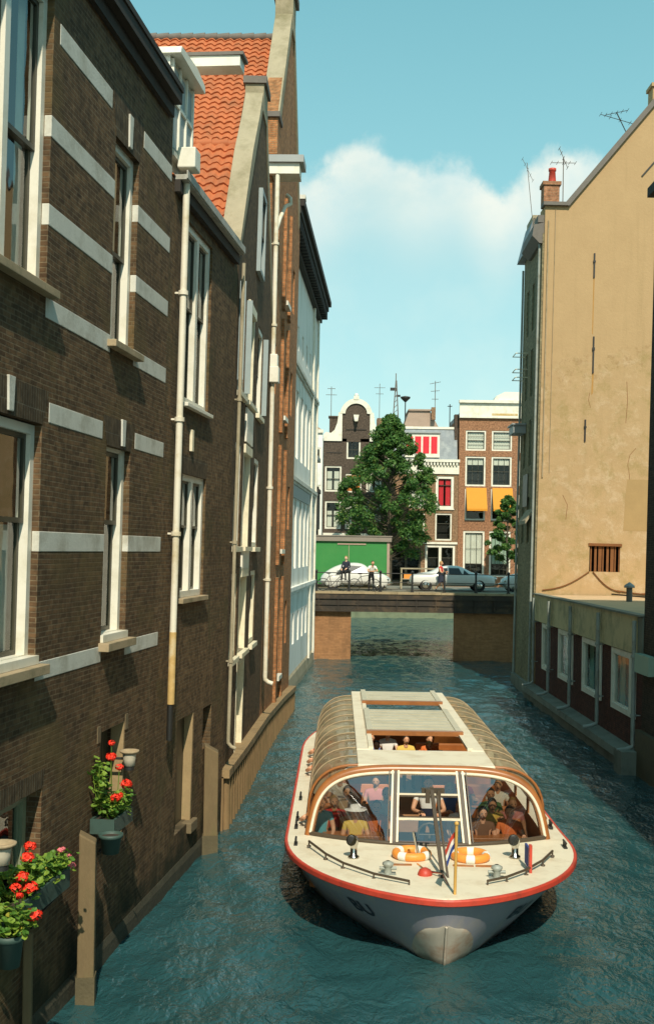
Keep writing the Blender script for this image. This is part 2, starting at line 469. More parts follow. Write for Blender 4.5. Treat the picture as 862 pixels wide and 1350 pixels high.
plain('bridge_iron', (.032, .024, .016), .6, .4, 3, .004, dirt=(.11, .07, .035), dscale=1.4)
plain('asphalt', (.20, .175, .13), .9, .15, 3)
plain('reflection_green_quay', (.17, .20, .12), .85, .35, 1.5, .01, dirt=(.09, .115, .07), dscale=.8)  # green picked to colour the quay's reflection in the water under the bridge
plain('quay_stone', (.38, .29, .17), .85, .25, 4, .01, dirt=(.2, .15, .08), dscale=2)
plain('earth', (.10, .09, .06), .95, .3, .6)
plain('container_green', (.035, .23, .05), .55, .14, 1.5, dirt=(.06, .26, .06), dscale=.6)
plain('container_roof', (.26, .22, .18), .8, .2, 3)
plain('car_glass', (.022, .026, .026), .08, .2, 3)
plain('car_white', (.66, .65, .60), .25, .05, 2)
plain('car_grey', (.66, .66, .62), .25, .05, 2)
plain('chrome', (.62, .6, .55), .18, .05, 2, metal=1.)
plain('tyre', (.018, .017, .016), .85, .2, 6)
plain('red_paint', (.56, .06, .032), .5, .15, 3, dirt=(.34, .05, .03), dscale=3.5)
plain('boat_cream', (.78, .70, .53), .55, .1, 1.6, dirt=(.64, .54, .38), dscale=2.6)
plain('boat_blue', (.31, .30, .345), .45, .25, 1.5, dirt=(.42, .37, .32), dscale=2.4, stretch=.3, tide=((.09, .085, .06), .3))
plain('bow_plate', (.46, .41, .33), .55, .25, 3.5, dirt=(.36, .2, .12), dscale=2.5, tide=((.10, .085, .055), .2))
plain('varnish', (.36, .135, .04), .3, .25, 5, dirt=(.24, .09, .03), dscale=2)
plain('roof_gap', (.25, .24, .17), .4, .2, 3)
plain('roof_slat', (.56, .51, .37), .45, .15, 3, dirt=(.42, .38, .26), dscale=2)
plain('boat_red_seat', (.66, .24, .08), .55, .2, 3)
plain('boat_floor', (.36, .19, .09), .6, .3, 3)
plain('lettering', (.03, .035, .06), .5, .3, 9)
plain('mast_dark', (.07, .05, .03), .5, .3, 5)
plain('flag_wood', (.62, .36, .09), .4, .15, 5)
plain('flag_blue', (.03, .06, .25), .8, .1, 3)
plain('flag_white', (.8, .78, .7), .8, .05, 3)
plain('buoy_orange', (.85, .31, .05), .5, .1, 3)
plain('skin', (.66, .35, .20), .55, .08, 4)
plain('skin_pale', (.74, .47, .32), .55, .08, 4)
plain('hair_dark', (.035, .02, .012), .6, .3, 8)
plain('hair_blond', (.42, .24, .07), .6, .3, 8)
plain('hair_grey', (.30, .27, .23), .6, .3, 8)
for nm, c in dict(white=(.78, .76, .7), teal=(.10, .38, .42), orange=(.62, .15, .03), red=(.58, .03, .03), navy=(.02, .025, .045), black=(.012, .012, .014),
                  brown=(.16, .075, .035), yellow=(.68, .47, .10), pink=(.66, .26, .24), green=(.10, .19, .07), grey=(.22, .22, .21), blue=(.11, .19, .40), tan=(.42, .29, .16)).items():
    plain('cloth_' + nm, c, .85, .15, 9)
plain('bark', (.09, .07, .045), .9, .4, 6, .02)
plain('geranium_red', (.85, .035, .01), .6, .15, 30)
plain('geranium_pink', (.80, .20, .22), .6, .15, 30)
leaf('tree_leaf', (.03, .11, .03), (.15, .28, .06), .42)
leaf('geranium_leaf', (.07, .19, .03), (.27, .38, .05), .3)
glass('window_glass', (.80, .88, .86), .10)
glass('far_glass', (.86, .9, .88), .05)
glass('boat_glass', (.96, .97, .96), .31)
glass('canopy_glass', (.84, .77, .6), .06, (.34, .285, .18), .58)
water_mat()
ochre_mat()
# ------------------------------------------------------------------ building pieces (all in a facade's own metres)
def wall(parent, name, W, z0, z1, holes, mats, depth=6., thick=.3, room=1.0, gable=None, x_start=0.):
    """a brick front with real openings, their reveals and dark rooms behind; gable = extra (x,z) outline above z1"""
    mb = MB()
    xs = sorted({x_start, W, *[h[0] for h in holes], *[h[1] for h in holes]})
    zs = sorted({z0, z1, *[h[2] for h in holes], *[h[3] for h in holes]})
    for i in range(len(xs) - 1):
        for j in range(len(zs) - 1):
            cx, cz = (xs[i] + xs[i + 1]) / 2, (zs[j] + zs[j + 1]) / 2
            if any(h[0] < cx < h[1] and h[2] < cz < h[3] for h in holes):
                continue
            mb.add([(xs[i], 0, zs[j]), (xs[i + 1], 0, zs[j]), (xs[i + 1], 0, zs[j + 1]), (xs[i], 0, zs[j + 1])], [(0, 1, 2, 3)])
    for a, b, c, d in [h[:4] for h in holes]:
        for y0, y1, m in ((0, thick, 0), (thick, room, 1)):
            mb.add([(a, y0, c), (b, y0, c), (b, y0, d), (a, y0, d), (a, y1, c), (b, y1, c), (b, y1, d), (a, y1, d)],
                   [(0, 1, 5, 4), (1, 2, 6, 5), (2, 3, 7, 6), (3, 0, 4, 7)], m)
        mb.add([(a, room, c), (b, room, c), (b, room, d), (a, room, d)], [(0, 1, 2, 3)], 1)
    D = depth
    X0 = x_start
    mb.add([(X0, 0, z0), (W, 0, z0), (W, 0, z1), (X0, 0, z1), (X0, D, z0), (W, D, z0), (W, D, z1), (X0, D, z1)],
           [(0, 3, 7, 4), (1, 5, 6, 2), (4, 7, 6, 5), (3, 2, 6, 7)])
    if gable:
        mb.prism(gable, 0, .42)
    return mb.build(name, mats, parent, recalc=False)


def sash_window(parent, x0, x1, z0, z1, y0=.06, dep=.13, fw=.09, meet=.5, bars=0, posts=(), wm='white_paint', sm='sash_paint', gl='window_glass',
                curtain=None, cz=(0., 1.), sill=None, hbars=0, top_frac=None, sash_w=.045, label=None, split=None):
    """split: curtains as two strips each this fraction of the light wide"""
    fr = MB()
    fr.box(x0, x0 + fw, y0, y0 + dep, z0, z1); fr.box(x1 - fw, x1, y0, y0 + dep, z0, z1)
    fr.box(x0 + fw, x1 - fw, y0, y0 + dep, z1 - fw, z1); fr.box(x0 + fw, x1 - fw, y0, y0 + dep, z0, z0 + fw)
    edges = [x0 + fw]
    for p in posts:
        fr.box(p - fw * .6, p + fw * .6, y0, y0 + dep, z0 + fw, z1 - fw); edges += [p - fw * .6, p + fw * .6]
    edges.append(x1 - fw)
    w = fr.build('window', wm, parent, label=label)
    sh = MB(); gp = MB(); cu = MB()
    zm = z0 + (z1 - z0) * meet
    for k in range(0, len(edges), 2):
        a, b = edges[k], edges[k + 1]
        parts = [(zm - .03, z1 - fw, y0 + dep * .35), (z0 + fw, zm + .03, y0 + dep * .35 + .05)] if meet else [(z0 + fw, z1 - fw, y0 + dep * .4)]
        for zi, zt, y in parts:
            s = sash_w
            sh.box(a, a + s, y, y + .045, zi, zt); sh.box(b - s, b, y, y + .045, zi, zt)
            sh.box(a + s, b - s, y, y + .045, zt - s, zt); sh.box(a + s, b - s, y, y + .045, zi, zi + s)
            for q in range(bars):
                cx = a + (b - a) * (q + 1) / (bars + 1)
                sh.box(cx - .015, cx + .015, y + .006, y + .035, zi + s, zt - s)
            for q in range(hbars):
                cz_ = zi + (zt - zi) * (q + 1) / (hbars + 1)
                sh.box(a + s, b - s, y + .008, y + .033, cz_ - .015, cz_ + .015)
            gp.add([(a + s, y + .022, zi + s), (b - s, y + .022, zi + s), (b - s, y + .022, zt - s), (a + s, y + .022, zt - s)], [(0, 1, 2, 3)])
        if curtain:
            ca, cb = z0 + (z1 - z0) * cz[0], z0 + (z1 - z0) * cz[1]
            y = y0 + dep + .07
            strips = [(a, b)] if not split else [(a, a + (b - a) * split), (b - (b - a) * split, b)]
            for sa, sb in strips:
                n = max(4, int((sb - sa) / .05))
                cu.grid(lambda i, j, sa=sa, sb=sb, y=y, ca=ca, cb=cb: (sa + (sb - sa) * i, y + .018 * math.sin(i * n * 1.3), ca + (cb - ca) * j), n * 2, 1)
    sh.build('sash', sm, w)
    gp.build('pane', gl, w)
    if curtain:
        cu.build('curtain', curtain, w)
    if sill:
        pr, h, ext, sm_ = sill
        sb = MB(); sb.box(x0 - ext, x1 + ext, -pr, y0 + .02, z0 - h, z0 - .004)
        sb.build('sill', sm_, w, bevel=.008)
    return w


def downpipe(parent, x, z0, z1, d, r, mat, foot=True, clamps=(), name='drainpipe', foot_dir=.16, lower=None):
    mb = MB()
    pts = [(x, -d, z1), (x, -d, z0)]
    if foot:
        pts += [(x, -d, z0 - .08), (x, -d - foot_dir * .4, z0 - .16), (x, -d - foot_dir, z0 - .2)]
    mb.tube(pts, r, 10)
    p = mb.build(name, mat, parent)
    if lower:
        lb = MB(); lb.tube([(x, -d, lower[0]), (x, -d, lower[1])], r * 1.06, 10); lb.build('pipe_section', lower[2], p)
    if clamps:
        cb = MB()
        for z in clamps:
            cb.tube([(x, -d, z), (x, -d, z + .07)], r * 1.45, 10)
            cb.box(x - .015, x + .015, -d, 0, z + .02, z + .05)
        cb.build('pipe_collar', mat, p)
    return p


def flat_arch(parent, x0, x1, z, h, mat, key=None, flare=.18, d=.004):
    mb = MB(); mb.prism([(x0, z), (x1, z), (x1 + flare, z + h), (x0 - flare, z + h)], -d, .05)
    a = mb.build('lintel', mat, parent)
    if key:
        kx, kw, k0, k1 = key
        kb = MB(); kb.prism([(kx - kw * .4, k0), (kx + kw * .4, k0), (kx + kw * .55, k1), (kx - kw * .55, k1)], -.03, .04)
        kb.build('keystone', 'stripe_stone', a, bevel=.006)


# ------------------------------------------------------------------ the setting
mb = MB(); mb.add([(-900, -900, -2.5), (900, -900, -2.5), (900, 900, -2.5), (-900, 900, -2.5)], [(0, 1, 2, 3)]); struct('ground', mb, 'earth')
# rippled water: real waves where the camera can see them, coarser towards the edges
wxs = [-70, -30, -12, -6] + [-4.2 + .14 * i for i in range(112)] + [12.5, 16, 30, 80]
wys = [-60, -10, 4] + [11 + .14 * i for i in range(365)] + [62.3 + .3 * i for i in range(126)] + [100.4]


def wave(x, y):
    V = Vector
    w = .05 * noise.noise(V((x * .6 + .2 * y, y * .5, 3.1))) + .055 * noise.noise(V((x * 1.3 - .3 * y, y * 1.1, 7.7))) + .042 * noise.noise(V((x * 2.6, y * 2.2 + x * .6, 1.3)))
    # wash spreading from the bow
    d = math.hypot(x - 1.75, (y - 15.6) * .8)
    for s in (-1, 1):
        t = (x - 1.75) * s - 1.2 - (y - 16.2) * .42
        if y > 15: w += .03 * math.exp(-(t / .9) ** 2) * math.sin(t * 5 + y * .6) * max(0, 1 - (y - 15) / 22)
    return w


mb = MB(); nx = len(wxs)
mb.add([(x, y, wave(x, y) if -5 < x < 12 and 10 < y < 100 else 0) for y in wys for x in wxs],
       [(j * nx + i, j * nx + i + 1, (j + 1) * nx + i + 1, (j + 1) * nx + i) for j in range(len(wys) - 1) for i in range(nx - 1)], 0, True)
struct('water', mb, 'water')
mb = MB()
mb.box(-70, 80, 100, 100.6, -2, 2.62)
struct('far_quay', mb, 'reflection_green_quay')
mb = MB(); mb.add([(-400, 100.3, 2.61), (400, 100.3, 2.61), (400, 700, 2.61), (-400, 700, 2.61)], [(0, 1, 2, 3)]); struct('street', mb, 'asphalt')
mb = MB()   # raised ground behind the house fronts, up to the cross canal
mb.box(-70, -1.6, 62.4, 72, -2, 3.64); mb.box(10.6, 80, 62.4, 72, -2, 3.64); struct('bank', mb, 'quay_stone')

# ------------------------------------------------------------------ left: the house with the stone stripes
A0, A1 = (-4.642, 4.0), (-2.8, 18.5)
F1 = facade(A0, A1, .016); L1 = 14.62
h1 = thing('striped_brick_house', 'dark brown brick house with pale stone stripes and tall white windows, nearest at left', 'house', F1)
W1 = (7.45, 9.38); W2 = (11.75, 12.85)
holes = [(*W1, 8.88, 12.3), (*W1, 4.50, 7.32), (*W2, 8.70, 11.55), (*W2, 4.56, 7.30), (8.0, 9.72, 1.55, 3.0), (11.85, 13.0, 1.6, 3.32)]
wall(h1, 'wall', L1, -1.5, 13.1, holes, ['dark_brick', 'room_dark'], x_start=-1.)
for x0, x1 in ((3.9, 7.45), (9.38, 11.75), (12.85, 14.62)):
    for z0, z1 in ((4.31, 4.53), (5.83, 6.07), (7.36, 7.6), (8.57, 8.81), (9.65, 9.9), (10.68, 10.93), (11.84, 12.09)):
        arch = z0 in (7.36, 11.84)
        a = x0 + (.2 if arch and x0 > 5 else 0); b = x1 - (.2 if arch and x1 < 14 else 0)
        s = MB(); s.box(a - (.003 if not arch else 0), b + (.003 if not arch and b < 14 else 0), -.006, .085, z0, z1)
        s.build('stone_band', 'stripe_stone', h1, bevel=.008)
for (x0, x1), zt, k in ((W1, 12.3, 8.42), (W2, 11.55, 12.36), (W1, 7.32, 8.42), (W2, 7.30, 12.44)):
    hh = .4 if zt < 9 else .62
    flat_arch(h1, x0, x1, zt, hh, 'lintel_brick', (k, .16, zt + .04, zt + (.42 if zt < 9 else .5)))
sl = (.13, .1, .12, 'sill_stone')
sash_window(h1, *W1, 8.9, 12.3, fw=.11, dep=.16, y0=.09, posts=(8.3,), meet=.47, curtain='curtain', split=.2, sill=sl, sash_w=.06)
sash_window(h1, *W2, 8.74, 11.55, fw=.11, dep=.16, y0=.09, meet=.47, curtain='curtain', split=.24, sill=sl, sash_w=.06)
sl = (.15, .12, .1, 'sill_stone')
for (x0, x1), zz in ((W1, 4.52), (W2, 4.58)):
    w = sash_window(h1, x0, x1, zz, zz + 2.78, fw=.11, dep=.16, y0=.09, posts=(8.3,) if x0 < 9 else (), meet=.6, curtain='curtain', split=.3, cz=(0, .58), sill=sl, sash_w=.06)
    q = MB(); q.box(x0 - .02, x1 + .02, -.04, .088, zz + .0, zz + .1); q.build('sill_board', 'white_paint', w)
# cellar openings
w = sash_window(h1, 8.0, 9.6, 1.6, 2.98, fw=.1, dep=.1, y0=.14, meet=0, wm='green_frame', sm='green_frame')
flat_arch(h1, 8.0, 9.72, 3.0, .22, 'lintel_brick', flare=.08)
mb = MB(); mb.box(11.9, 12.94, .26, .3, 1.6, 3.3)
for k in range(4): mb.box(11.92 + k * .255, 12.15 + k * .255, .24, .262, 1.62, 3.28)
mb.build('door', 'sash_paint', h1)
mb = MB(); mb.box(12.95, 12.996, .003, .2, 1.6, 3.318); mb.build('lit_door_jamb', 'sunlit_jamb', h1)  # pale slip on the sun-facing reveal only, painted as sunlit
for xx in (11.72, 12.98):
    mb = MB(); mb.box(xx, xx + .13, -.012, .1, 3.19, 3.42); mb.build('stone_block', 'step_stone', h1)
mb = MB()
mb.box(-1, 14.4, -.20, .0, 13.0, 13.18); mb.box(-1, 14.4, -.225, .0, 13.182, 13.27); mb.box(-1, 14.4, -.08, -.002, 12.8, 13.0)
mb.build('cornice', 'eave_dark', h1)
mb = MB(); mb.prism([(0, 13.3), (6, 13.3), (3.2, 13.9), (2.6, 13.9)], -1, 14.4, 'x'); mb.build('roof', 'slate', h1)
# thin dark strip along the wall foot at the water line
mb = MB(); mb.prism([(-.03, -1.5), (.02, -1.5), (.02, .3), (-.006, .3), (-.03, .2)], -1, L1 + 5, 'x'); mb.build('footing', 'dark_base', h1)

# ------------------------------------------------------------------ the plain brown house with the downpipe
F2 = facade((-2.8, 18.5), (-2.13, 23.8), .016); L2 = 5.34
h2 = thing('brown_brick_house', 'plain brown brick house with white downpipe, white double windows and a roof dormer', 'house', F2)
holes = [(1.2, 3.02, 8.4, 11.55), (1.3, 3.05, 5.0, 7.2), (1.45, 2.66, .85, 2.86), (3.4, 4.1, 2.02, 2.82)]
wall(h2, 'wall', L2, -1.5, 11.95, holes, ['brown_brick', 'room_dark'])
sl = (.1, .07, .06, 'white_paint')
sash_window(h2, 1.2, 3.02, 8.42, 11.55, fw=.12, dep=.16, y0=.05, posts=(2.11,), meet=.55, curtain='curtain', split=.3, cz=(0, .5), sill=sl)
sash_window(h2, 1.3, 3.05, 5.02, 7.2, fw=.11, dep=.16, y0=.05, posts=(2.18,), meet=.58, curtain='curtain', split=.32, cz=(0, .55), sill=(.1, .09, .08, 'sill_stone'))
flat_arch(h2, 1.3, 3.05, 7.2, .32, 'lintel_brick', flare=.1)
mb = MB(); mb.box(1.72, 1.84, -.05, .02, 7.62, 8.0); mb.build('anchor', 'cream_paint', h2)
mb = MB(); mb.box(1.47, 2.64, .17, .22, .86, 2.85); mb.build('door', 'sash_paint', h2)
mb = MB(); mb.box(2.6, 2.657, .003, .165, .86, 2.857); mb.build('lit_door_jamb', 'sunlit_jamb', h2)  # same painted sunlight on this doorway's far reveal
mb = MB(); mb.box(2.35, 2.85, -.09, .1, .66, .86); mb.build('step', 'step_stone', h2, bevel=.02)
mb = MB(); mb.box(.2, 5.0, -.2, 0, 11.95, 12.03); mb.box(.2, 5.0, -.22, -.2, 11.97, 12.1)
gt = mb.build('gutter', 'gutter_grey', h2)
mb = MB(); mb.box(.2, 5.0, -.1, -.002, 11.75, 11.948); mb.build('soffit', 'eave_dark', gt)
mb = MB(); mb.prism([(-.02, 12.0), (3, 14.9), (6, 12.0)], .1, 5.1, 'x'); mb.build('roof', 'roof_tile', h2)
p = downpipe(h2, .44, 3.3, 12.1, .14, .058, 'pipe_paint', foot=False, clamps=(10.1, 8.0, 6.1), lower=(3.3, 4.5, 'rust_pipe'))
mb = MB(); mb.box(.25, .62, -.32, -.02, 12.16, 12.5); mb.build('hopper', 'white_paint', p, bevel=.02)
mb = MB(); mb.tube([(.44, -.13, 3.3), (.44, -.13, 2.7)], .05, 8); mb.build('lower_pipe', 'iron', p)
# dormer: white cheeks, windows to the canal, lead roof, hoist beam
d = MB(); d.box(.0, 1.5, .08, 2.6, 12.1, 13.9, 0); dr = d.build('dormer', 'white_paint', h2)
mb = MB(); mb.prism([(-.1, 13.9), (-.05, 14.02), (1.0, 14.1), (1.58, 14.02), (1.6, 13.9)], -.12, 2.7); mb.build('dormer_roof', 'white_paint', dr)
mb = MB()
for k in range(3):
    mb.box(.12 + k * .44, .5 + k * .44, -.0 + .066, .079, 12.5, 13.8)
mb.build('pane', 'shutter_and_shade_blue', dr)
mb = MB()
for k in range(4): mb.box(.06 + k * .44, .12 + k * .44, .03, .078, 12.35, 13.88)
mb.box(.06, 1.44, .03, .077, 13.2, 13.26); mb.box(.0, 1.5, -.03, .077, 12.28, 12.36)
mb.build('frame', 'white_paint', dr)
mb = MB(); mb.box(1.61, 2.0, -.72, .6, 14.4, 14.58); hb = mb.build('hoist_beam', 'white_paint', dr)
mb = MB(); mb.box(1.58, 2.03, -.78, .6, 14.582, 14.64); mb.build('beam_cover', 'grey_cap', hb)


def pantiles(parent, length, slope_len, ang, x_off, y0, z0, flip=False, mat='roof_tile', name='roof', tw=.29, th=.38):
    """rows of S-tiles: local x runs along the wall (up the slope), y runs into the building"""
    nr = int(slope_len / th); nc = int(length / tw)
    ca, sa = math.cos(ang), math.sin(ang)
    mb = MB()
    sub = 6
    jit = [[R.uniform(-.008, .008) for _ in range(nc + 1)] for _ in range(nr)]
    for r in range(nr):
        vs = []
        for e, lift in ((0, .055), (1, .01)):
            for c in range(nc * sub + 1):
                u = c / sub
                wv = .028 * math.sin(2 * math.pi * u) + .012 * math.sin(4 * math.pi * u + .8)
                t = (r + e * 1.06) * th + (jit[r][min(int(u), nc)] if e == 0 else 0) + .02 * math.sin(2 * math.pi * u) * (1 - e)
                hgt = lift + wv + jit[r][min(int(u), nc)]
                px = t * ca - hgt * sa
                pz = t * sa + hgt * ca
                vs.append((x_off + (-px if flip else px), y0 + u * tw, z0 + pz))
        n = nc * sub + 1
        for c in range(n):      # butt edge of the row
            a = vs[c]
            vs.append((a[0] + (-(sa * .05) if flip else sa * .05), a[1], a[2] - ca * .05))
        mb.add(vs, [(c, c + 1, n + c + 1, n + c) for c in range(n - 1)], 0, True)
        mb.add([vs[2 * n + c] for c in range(n)] + vs[:n], [(c, c + 1, n + c + 1, n + c) for c in range(n - 1)], 0, False)
    return mb.build(name, mat, parent, recalc=False)


# ------------------------------------------------------------------ the narrow gabled warehouse
F3 = facade((-2.15, 23.8), (-1.87, 32.3), .018); L3 = 8.5
h3 = thing('narrow_gable_house', 'narrow dark brick gabled house with columns of loading doors and an orange tiled roof', 'house', F3)
AP3 = 4.25
cols = [(.55, 1.75), (2.2, 3.75), (4.7, 6.0)]
rows = [(3.5, 5.35), (5.95, 8.2), (9.3, 11.5)]
holes = [(a, b, z0, z1) for a, b in cols for z0, z1 in rows] + [(2.2, 3.75, .95, 3.3), (3.6, 4.8, 12.6, 14.8)]
wall(h3, 'wall', L3, -1.5, 12.0, holes[:-1], ['old_brick', 'room_dark'], gable=[(0, 12.0), (8.5, 12.0), (8.5, 12.2), (AP3 + .55, 16.9), (AP3 - .55, 16.9), (0, 12.2)])
for ci, (a, b) in enumerate(cols):
    for ri, (z0, z1) in enumerate(rows):
        if ci == 1:
            mb = MB(); mb.box(a + .1, b - .1, .14, .19, z0 + .06, z1 - .06)
            for k in range(5): mb.box(a + .11 + k * .27, a + .36 + k * .27, .125, .142, z0 + .08, z1 - .08)
            dd = mb.build('loading_door', 'cream_paint' if ri == 0 else 'shutter_and_shade_blue', h3)
            mb = MB(); mb.box(a, a + .1, .0, .22, z0, z1); mb.box(b - .1, b, -.002, .22, z0, z1); mb.box(a, b, -.05, .1, z1 - .1, z1 + .1); mb.box(a - .05, b + .05, -.12, .14, z0 - .1, z0)
            mb.build('door_frame', 'cream_paint', dd)
        else:
            sash_window(h3, a, b, z0, z1, fw=.12, dep=.2, y0=.02, meet=.5, curtain='curtain' if ri == 0 else None, split=.4,
                        wm='cream_paint' if ri == 0 else 'white_paint', sill=(.1, .12, .05, 'cream_paint'))
for z0, z1 in ((5.36, 5.94), (8.3, 9.2)):
    mb = MB(); mb.box(2.25, 3.7, -.05, -.003, z0 + .06, z1 - .06); mb.build('panel_or_shade', 'white_paint', h3)
mb = MB(); mb.box(2.3, 3.65, .12, .16, .95, 3.2); dd = mb.build('loading_door', 'cream_paint', h3)
mb = MB(); mb.box(2.2, 2.3, -.01, .2, .95, 3.3); mb.box(3.65, 3.75, -.012, .2, .95, 3.3); mb.box(2.3, 3.65, -.008, .2, 3.2, 3.3); mb.build('door_frame', 'cream_paint', dd)
for x, z0, z1 in ((.42, 9.5, 11.6), (1.85, 9.4, 11.5), (6.1, 9.4, 11.4)):    # open shutters
    mb = MB(); mb.box(x, x + .045, -.13, -.003, z0, z1); mb.build('shutter', 'shutter_and_shade_blue', h3)
sash_window(h3, 3.6, 4.75, 12.6, 14.6, fw=.1, dep=.1, y0=-.105, meet=.5, wm='shutter_and_shade_blue')
# stone copings of the gable and its top block
mb = MB()
for sgn in (-1, 1):
    pts = [(4.25 + sgn * .5, 16.55), (4.25 + sgn * .62, 16.9), (4.25 + sgn * 1.2, 16.15), (4.25 + sgn * 2.4, 14.9), (4.25 + sgn * 4.25, 12.35), (4.25 + sgn * 4.25, 12.02)]
    mb.prism(pts if sgn < 0 else pts[::-1], -.03, .4)
mb.box(3.72, 4.78, -.035, .42, 16.5, 17.15)
cp = mb.build('coping', 'coping_stone', h3, bevel=.01)
mb = MB(); mb.box(3.66, 4.84, -.1, .47, 17.152, 17.32); mb.build('cap_stone', 'grey_cap', cp)
pantiles(h3, 9.5, 5.85, rad(42.5), -.05, .36, 11.95)
mb = MB(); mb.add([(4.25, .42, 15.8), (8.5, .42, 12), (8.5, 10, 12), (4.25, 10, 15.8)], [(0, 1, 2, 3)]); mb.build('roof_back', 'roof_tile', h3)
mb = MB()
for k in range(24): mb.tube([(4.25, .45 + k * .4, 15.86), (4.25, .86 + k * .4, 15.84)], [.13, .115], 8)
mb.build('ridge', 'roof_tile', h3)
downpipe(h3, .12, 1.9, 11.9, .1, .04, 'coping_stone', clamps=(9, 6, 3.5))

# ------------------------------------------------------------------ the tall red-brick warehouse
F4 = facade((-1.87, 32.3), (-1.35, 42), .01); L4 = 9.71
h4 = thing('red_brick_warehouse', 'tall red brick gabled warehouse with narrow pointed openings and the highest orange roof', 'house', F4)
C4 = 4.85
shaft = (4.2, 5.5)
holes = [(*shaft, 1.8, 4.3), (*shaft, 5.9, 8.4), (*shaft, 10.2, 12.4), (*shaft, 13.9, 16.0)]
holes += [(x, x + .7, z, z + 1.5) for x in (1.6, 7.4) for z in (2.6, 6.6, 10.6, 14.2)]
wall(h4, 'wall', L4, -1.5, 17.1, holes, ['red_brick', 'room_dark'], thick=.4,
     gable=[(0, 17.1), (L4, 17.1), (L4, 17.4), (C4 + .5, 23.1), (C4 - .5, 23.1), (0, 17.4)])
for z0, z1 in ((1.8, 4.3), (5.9, 8.4), (10.2, 12.4), (13.9, 16.0)):
    x0, x1 = shaft; c = (x0 + x1) / 2
    mb = MB()      # brick spandrels that make the opening a pointed arch
    mb.prism([(x0, z1 - .95), (x0 + .12, z1 - .55), (c, z1), (x0, z1)], .01, .3)
    mb.prism([(x1, z1 - .95), (x1, z1), (c, z1), (x1 - .12, z1 - .55)], .01, .3)
    mb.build('arch', 'red_brick', h4)
    mb = MB(); mb.box(x0, x1, .2, .25, z0, z1 - .1); dd = mb.build('shutter', 'sash_paint', h4)
    mb = MB(); mb.box(x0 + .1, x1 - .1, -.14, .16, z0 - .14, z0); mb.build('sill', 'white_paint', dd)
for x in (3.7, 5.6):
    for z0, z1 in ((1.0, 5.0), (5.4, 9.2), (9.6, 13.2), (13.5, 17.0)):
        mb = MB(); mb.box(x, x + .38, -.1, -.003, z0, z1); mb.build('pilaster', 'red_brick', h4)
for x in (1.6, 7.4):
    for z in (2.6, 6.6, 10.6, 14.2):
        sash_window(h4, x, x + .7, z, z + 1.5, y0=.1, dep=.1, fw=.06, meet=0)
mb = MB(); mb.box(-.02, .75, -.12, .5, 17.12, 18.15); k = mb.build('kneeler', 'red_brick', h4)
mb = MB(); mb.box(-.1, .82, -.18, .55, 18.152, 18.3); mb.build('cap_stone', 'grey_cap', k)
mb = MB()
for sgn in (-1, 1):
    pts = [(C4 + sgn * .45, 22.7), (C4 + sgn * .6, 23.1), (C4 + sgn * 4.1, 18.3), (C4 + sgn * 4.1, 17.5)]
    mb.prism(pts if sgn < 0 else pts[::-1], -.05, .5)
mb.box(C4 - .5, C4 + .5, -.06, .52, 22.65, 23.75)
cp = mb.build('coping', 'coping_stone', h4, bevel=.01)
mb = MB(); mb.box(C4 - .6, C4 + .6, -.16, .6, 23.752, 24.0); mb.build('cap_stone', 'grey_cap', cp)
pantiles(h4, 10, 7.5, rad(48.3), -.05, .45, 17.05, tw=.3, th=.3)
mb = MB(); mb.add([(C4, .45, 22.55), (L4, .45, 17), (L4, 10, 17), (C4, 10, 22.55)], [(0, 1, 2, 3)]); mb.build('roof_back', 'roof_tile', h4)
mb = MB()
for k in range(25): mb.tube([(C4, .45 + k * .4, 22.62), (C4, .86 + k * .4, 22.6)], [.14, .12], 8)
mb.build('ridge', 'grey_cap', h4)
mb = MB(); mb.box(-.2, .55, -.78, .2, 16.5, 16.8); hb = mb.build('gutter_box', 'white_paint', h4)
mb = MB(); mb.box(-.3, .65, -.9, .2, 16.802, 17.0); mb.build('beam_cover', 'lead', hb)
p = downpipe(h4, -.12, 2.3, 16.5, .16, .065, 'pipe_paint', clamps=(14.5, 12.2, 7.6, 5.0), foot_dir=.22)
mb = MB(); mb.box(-.3, .1, -.34, -.04, 10.6, 11.05); mb.box(-.26, .06, -.3, -.05, 11.05, 11.4); mb.build('hopper', 'white_paint', p, bevel=.02)
mb = MB(); mb.tube([(1.1, -.3, 16.3), (1.1, -.42, 16.2), (1.0, -.45, 16.0), (.9, -.3, 15.9), (.5, -.18, 15.4), (.0, -.16, 15.0)], .06, 8); mb.build('pipe_bend', 'pipe_paint', p)

# ------------------------------------------------------------------ the white plastered house beyond
F5 = facade((-1.75, 42), (-.72, 59.2), .004); L5 = 17.23
h5 = thing('white_plastered_house', 'white plastered canal house with a heavy dark overhanging cornice', 'house', F5)
xs5 = [3.2, 5.6, 8.0, 10.2, 12.3, 14.4]
holes = [(x, x + 1.1, z0, z1) for x in xs5 for z0, z1 in ((9.75, 12.6), (5.1, 8.0))] + [(x, x + .7, 14.3, 15.3) for x in xs5] + [(x, x + .8, 1.9, 3.2) for x in xs5[1:5]]
wall(h5, 'wall', L5, -1.5, 18.0, holes, ['white_plaster', 'room_dark'], thick=.22)
for a, b, z0, z1 in holes:
    sash_window(h5, a, b, z0, z1, y0=.06, dep=.1, fw=.07, meet=.5 if z1 - z0 > 2 else 0, curtain='curtain' if z1 - z0 > 2 else None, split=.25)
for z in (13.4, 8.7, 4.2):
    mb = MB(); mb.box(0, L5, -.16, -.003, z, z + .16); mb.box(0, L5, -.09, -.003, z - .12, z); mb.build('string_course', 'stripe_stone' if z > 5 else 'white_plaster', h5)
mb = MB(); mb.box(1.5, 15.8, -.05, -.004, 8.05, 8.57); mb.build('panel_or_shade', 'shutter_and_shade_blue', h5)  # bluish strip paints the shade below the string course
mb = MB()
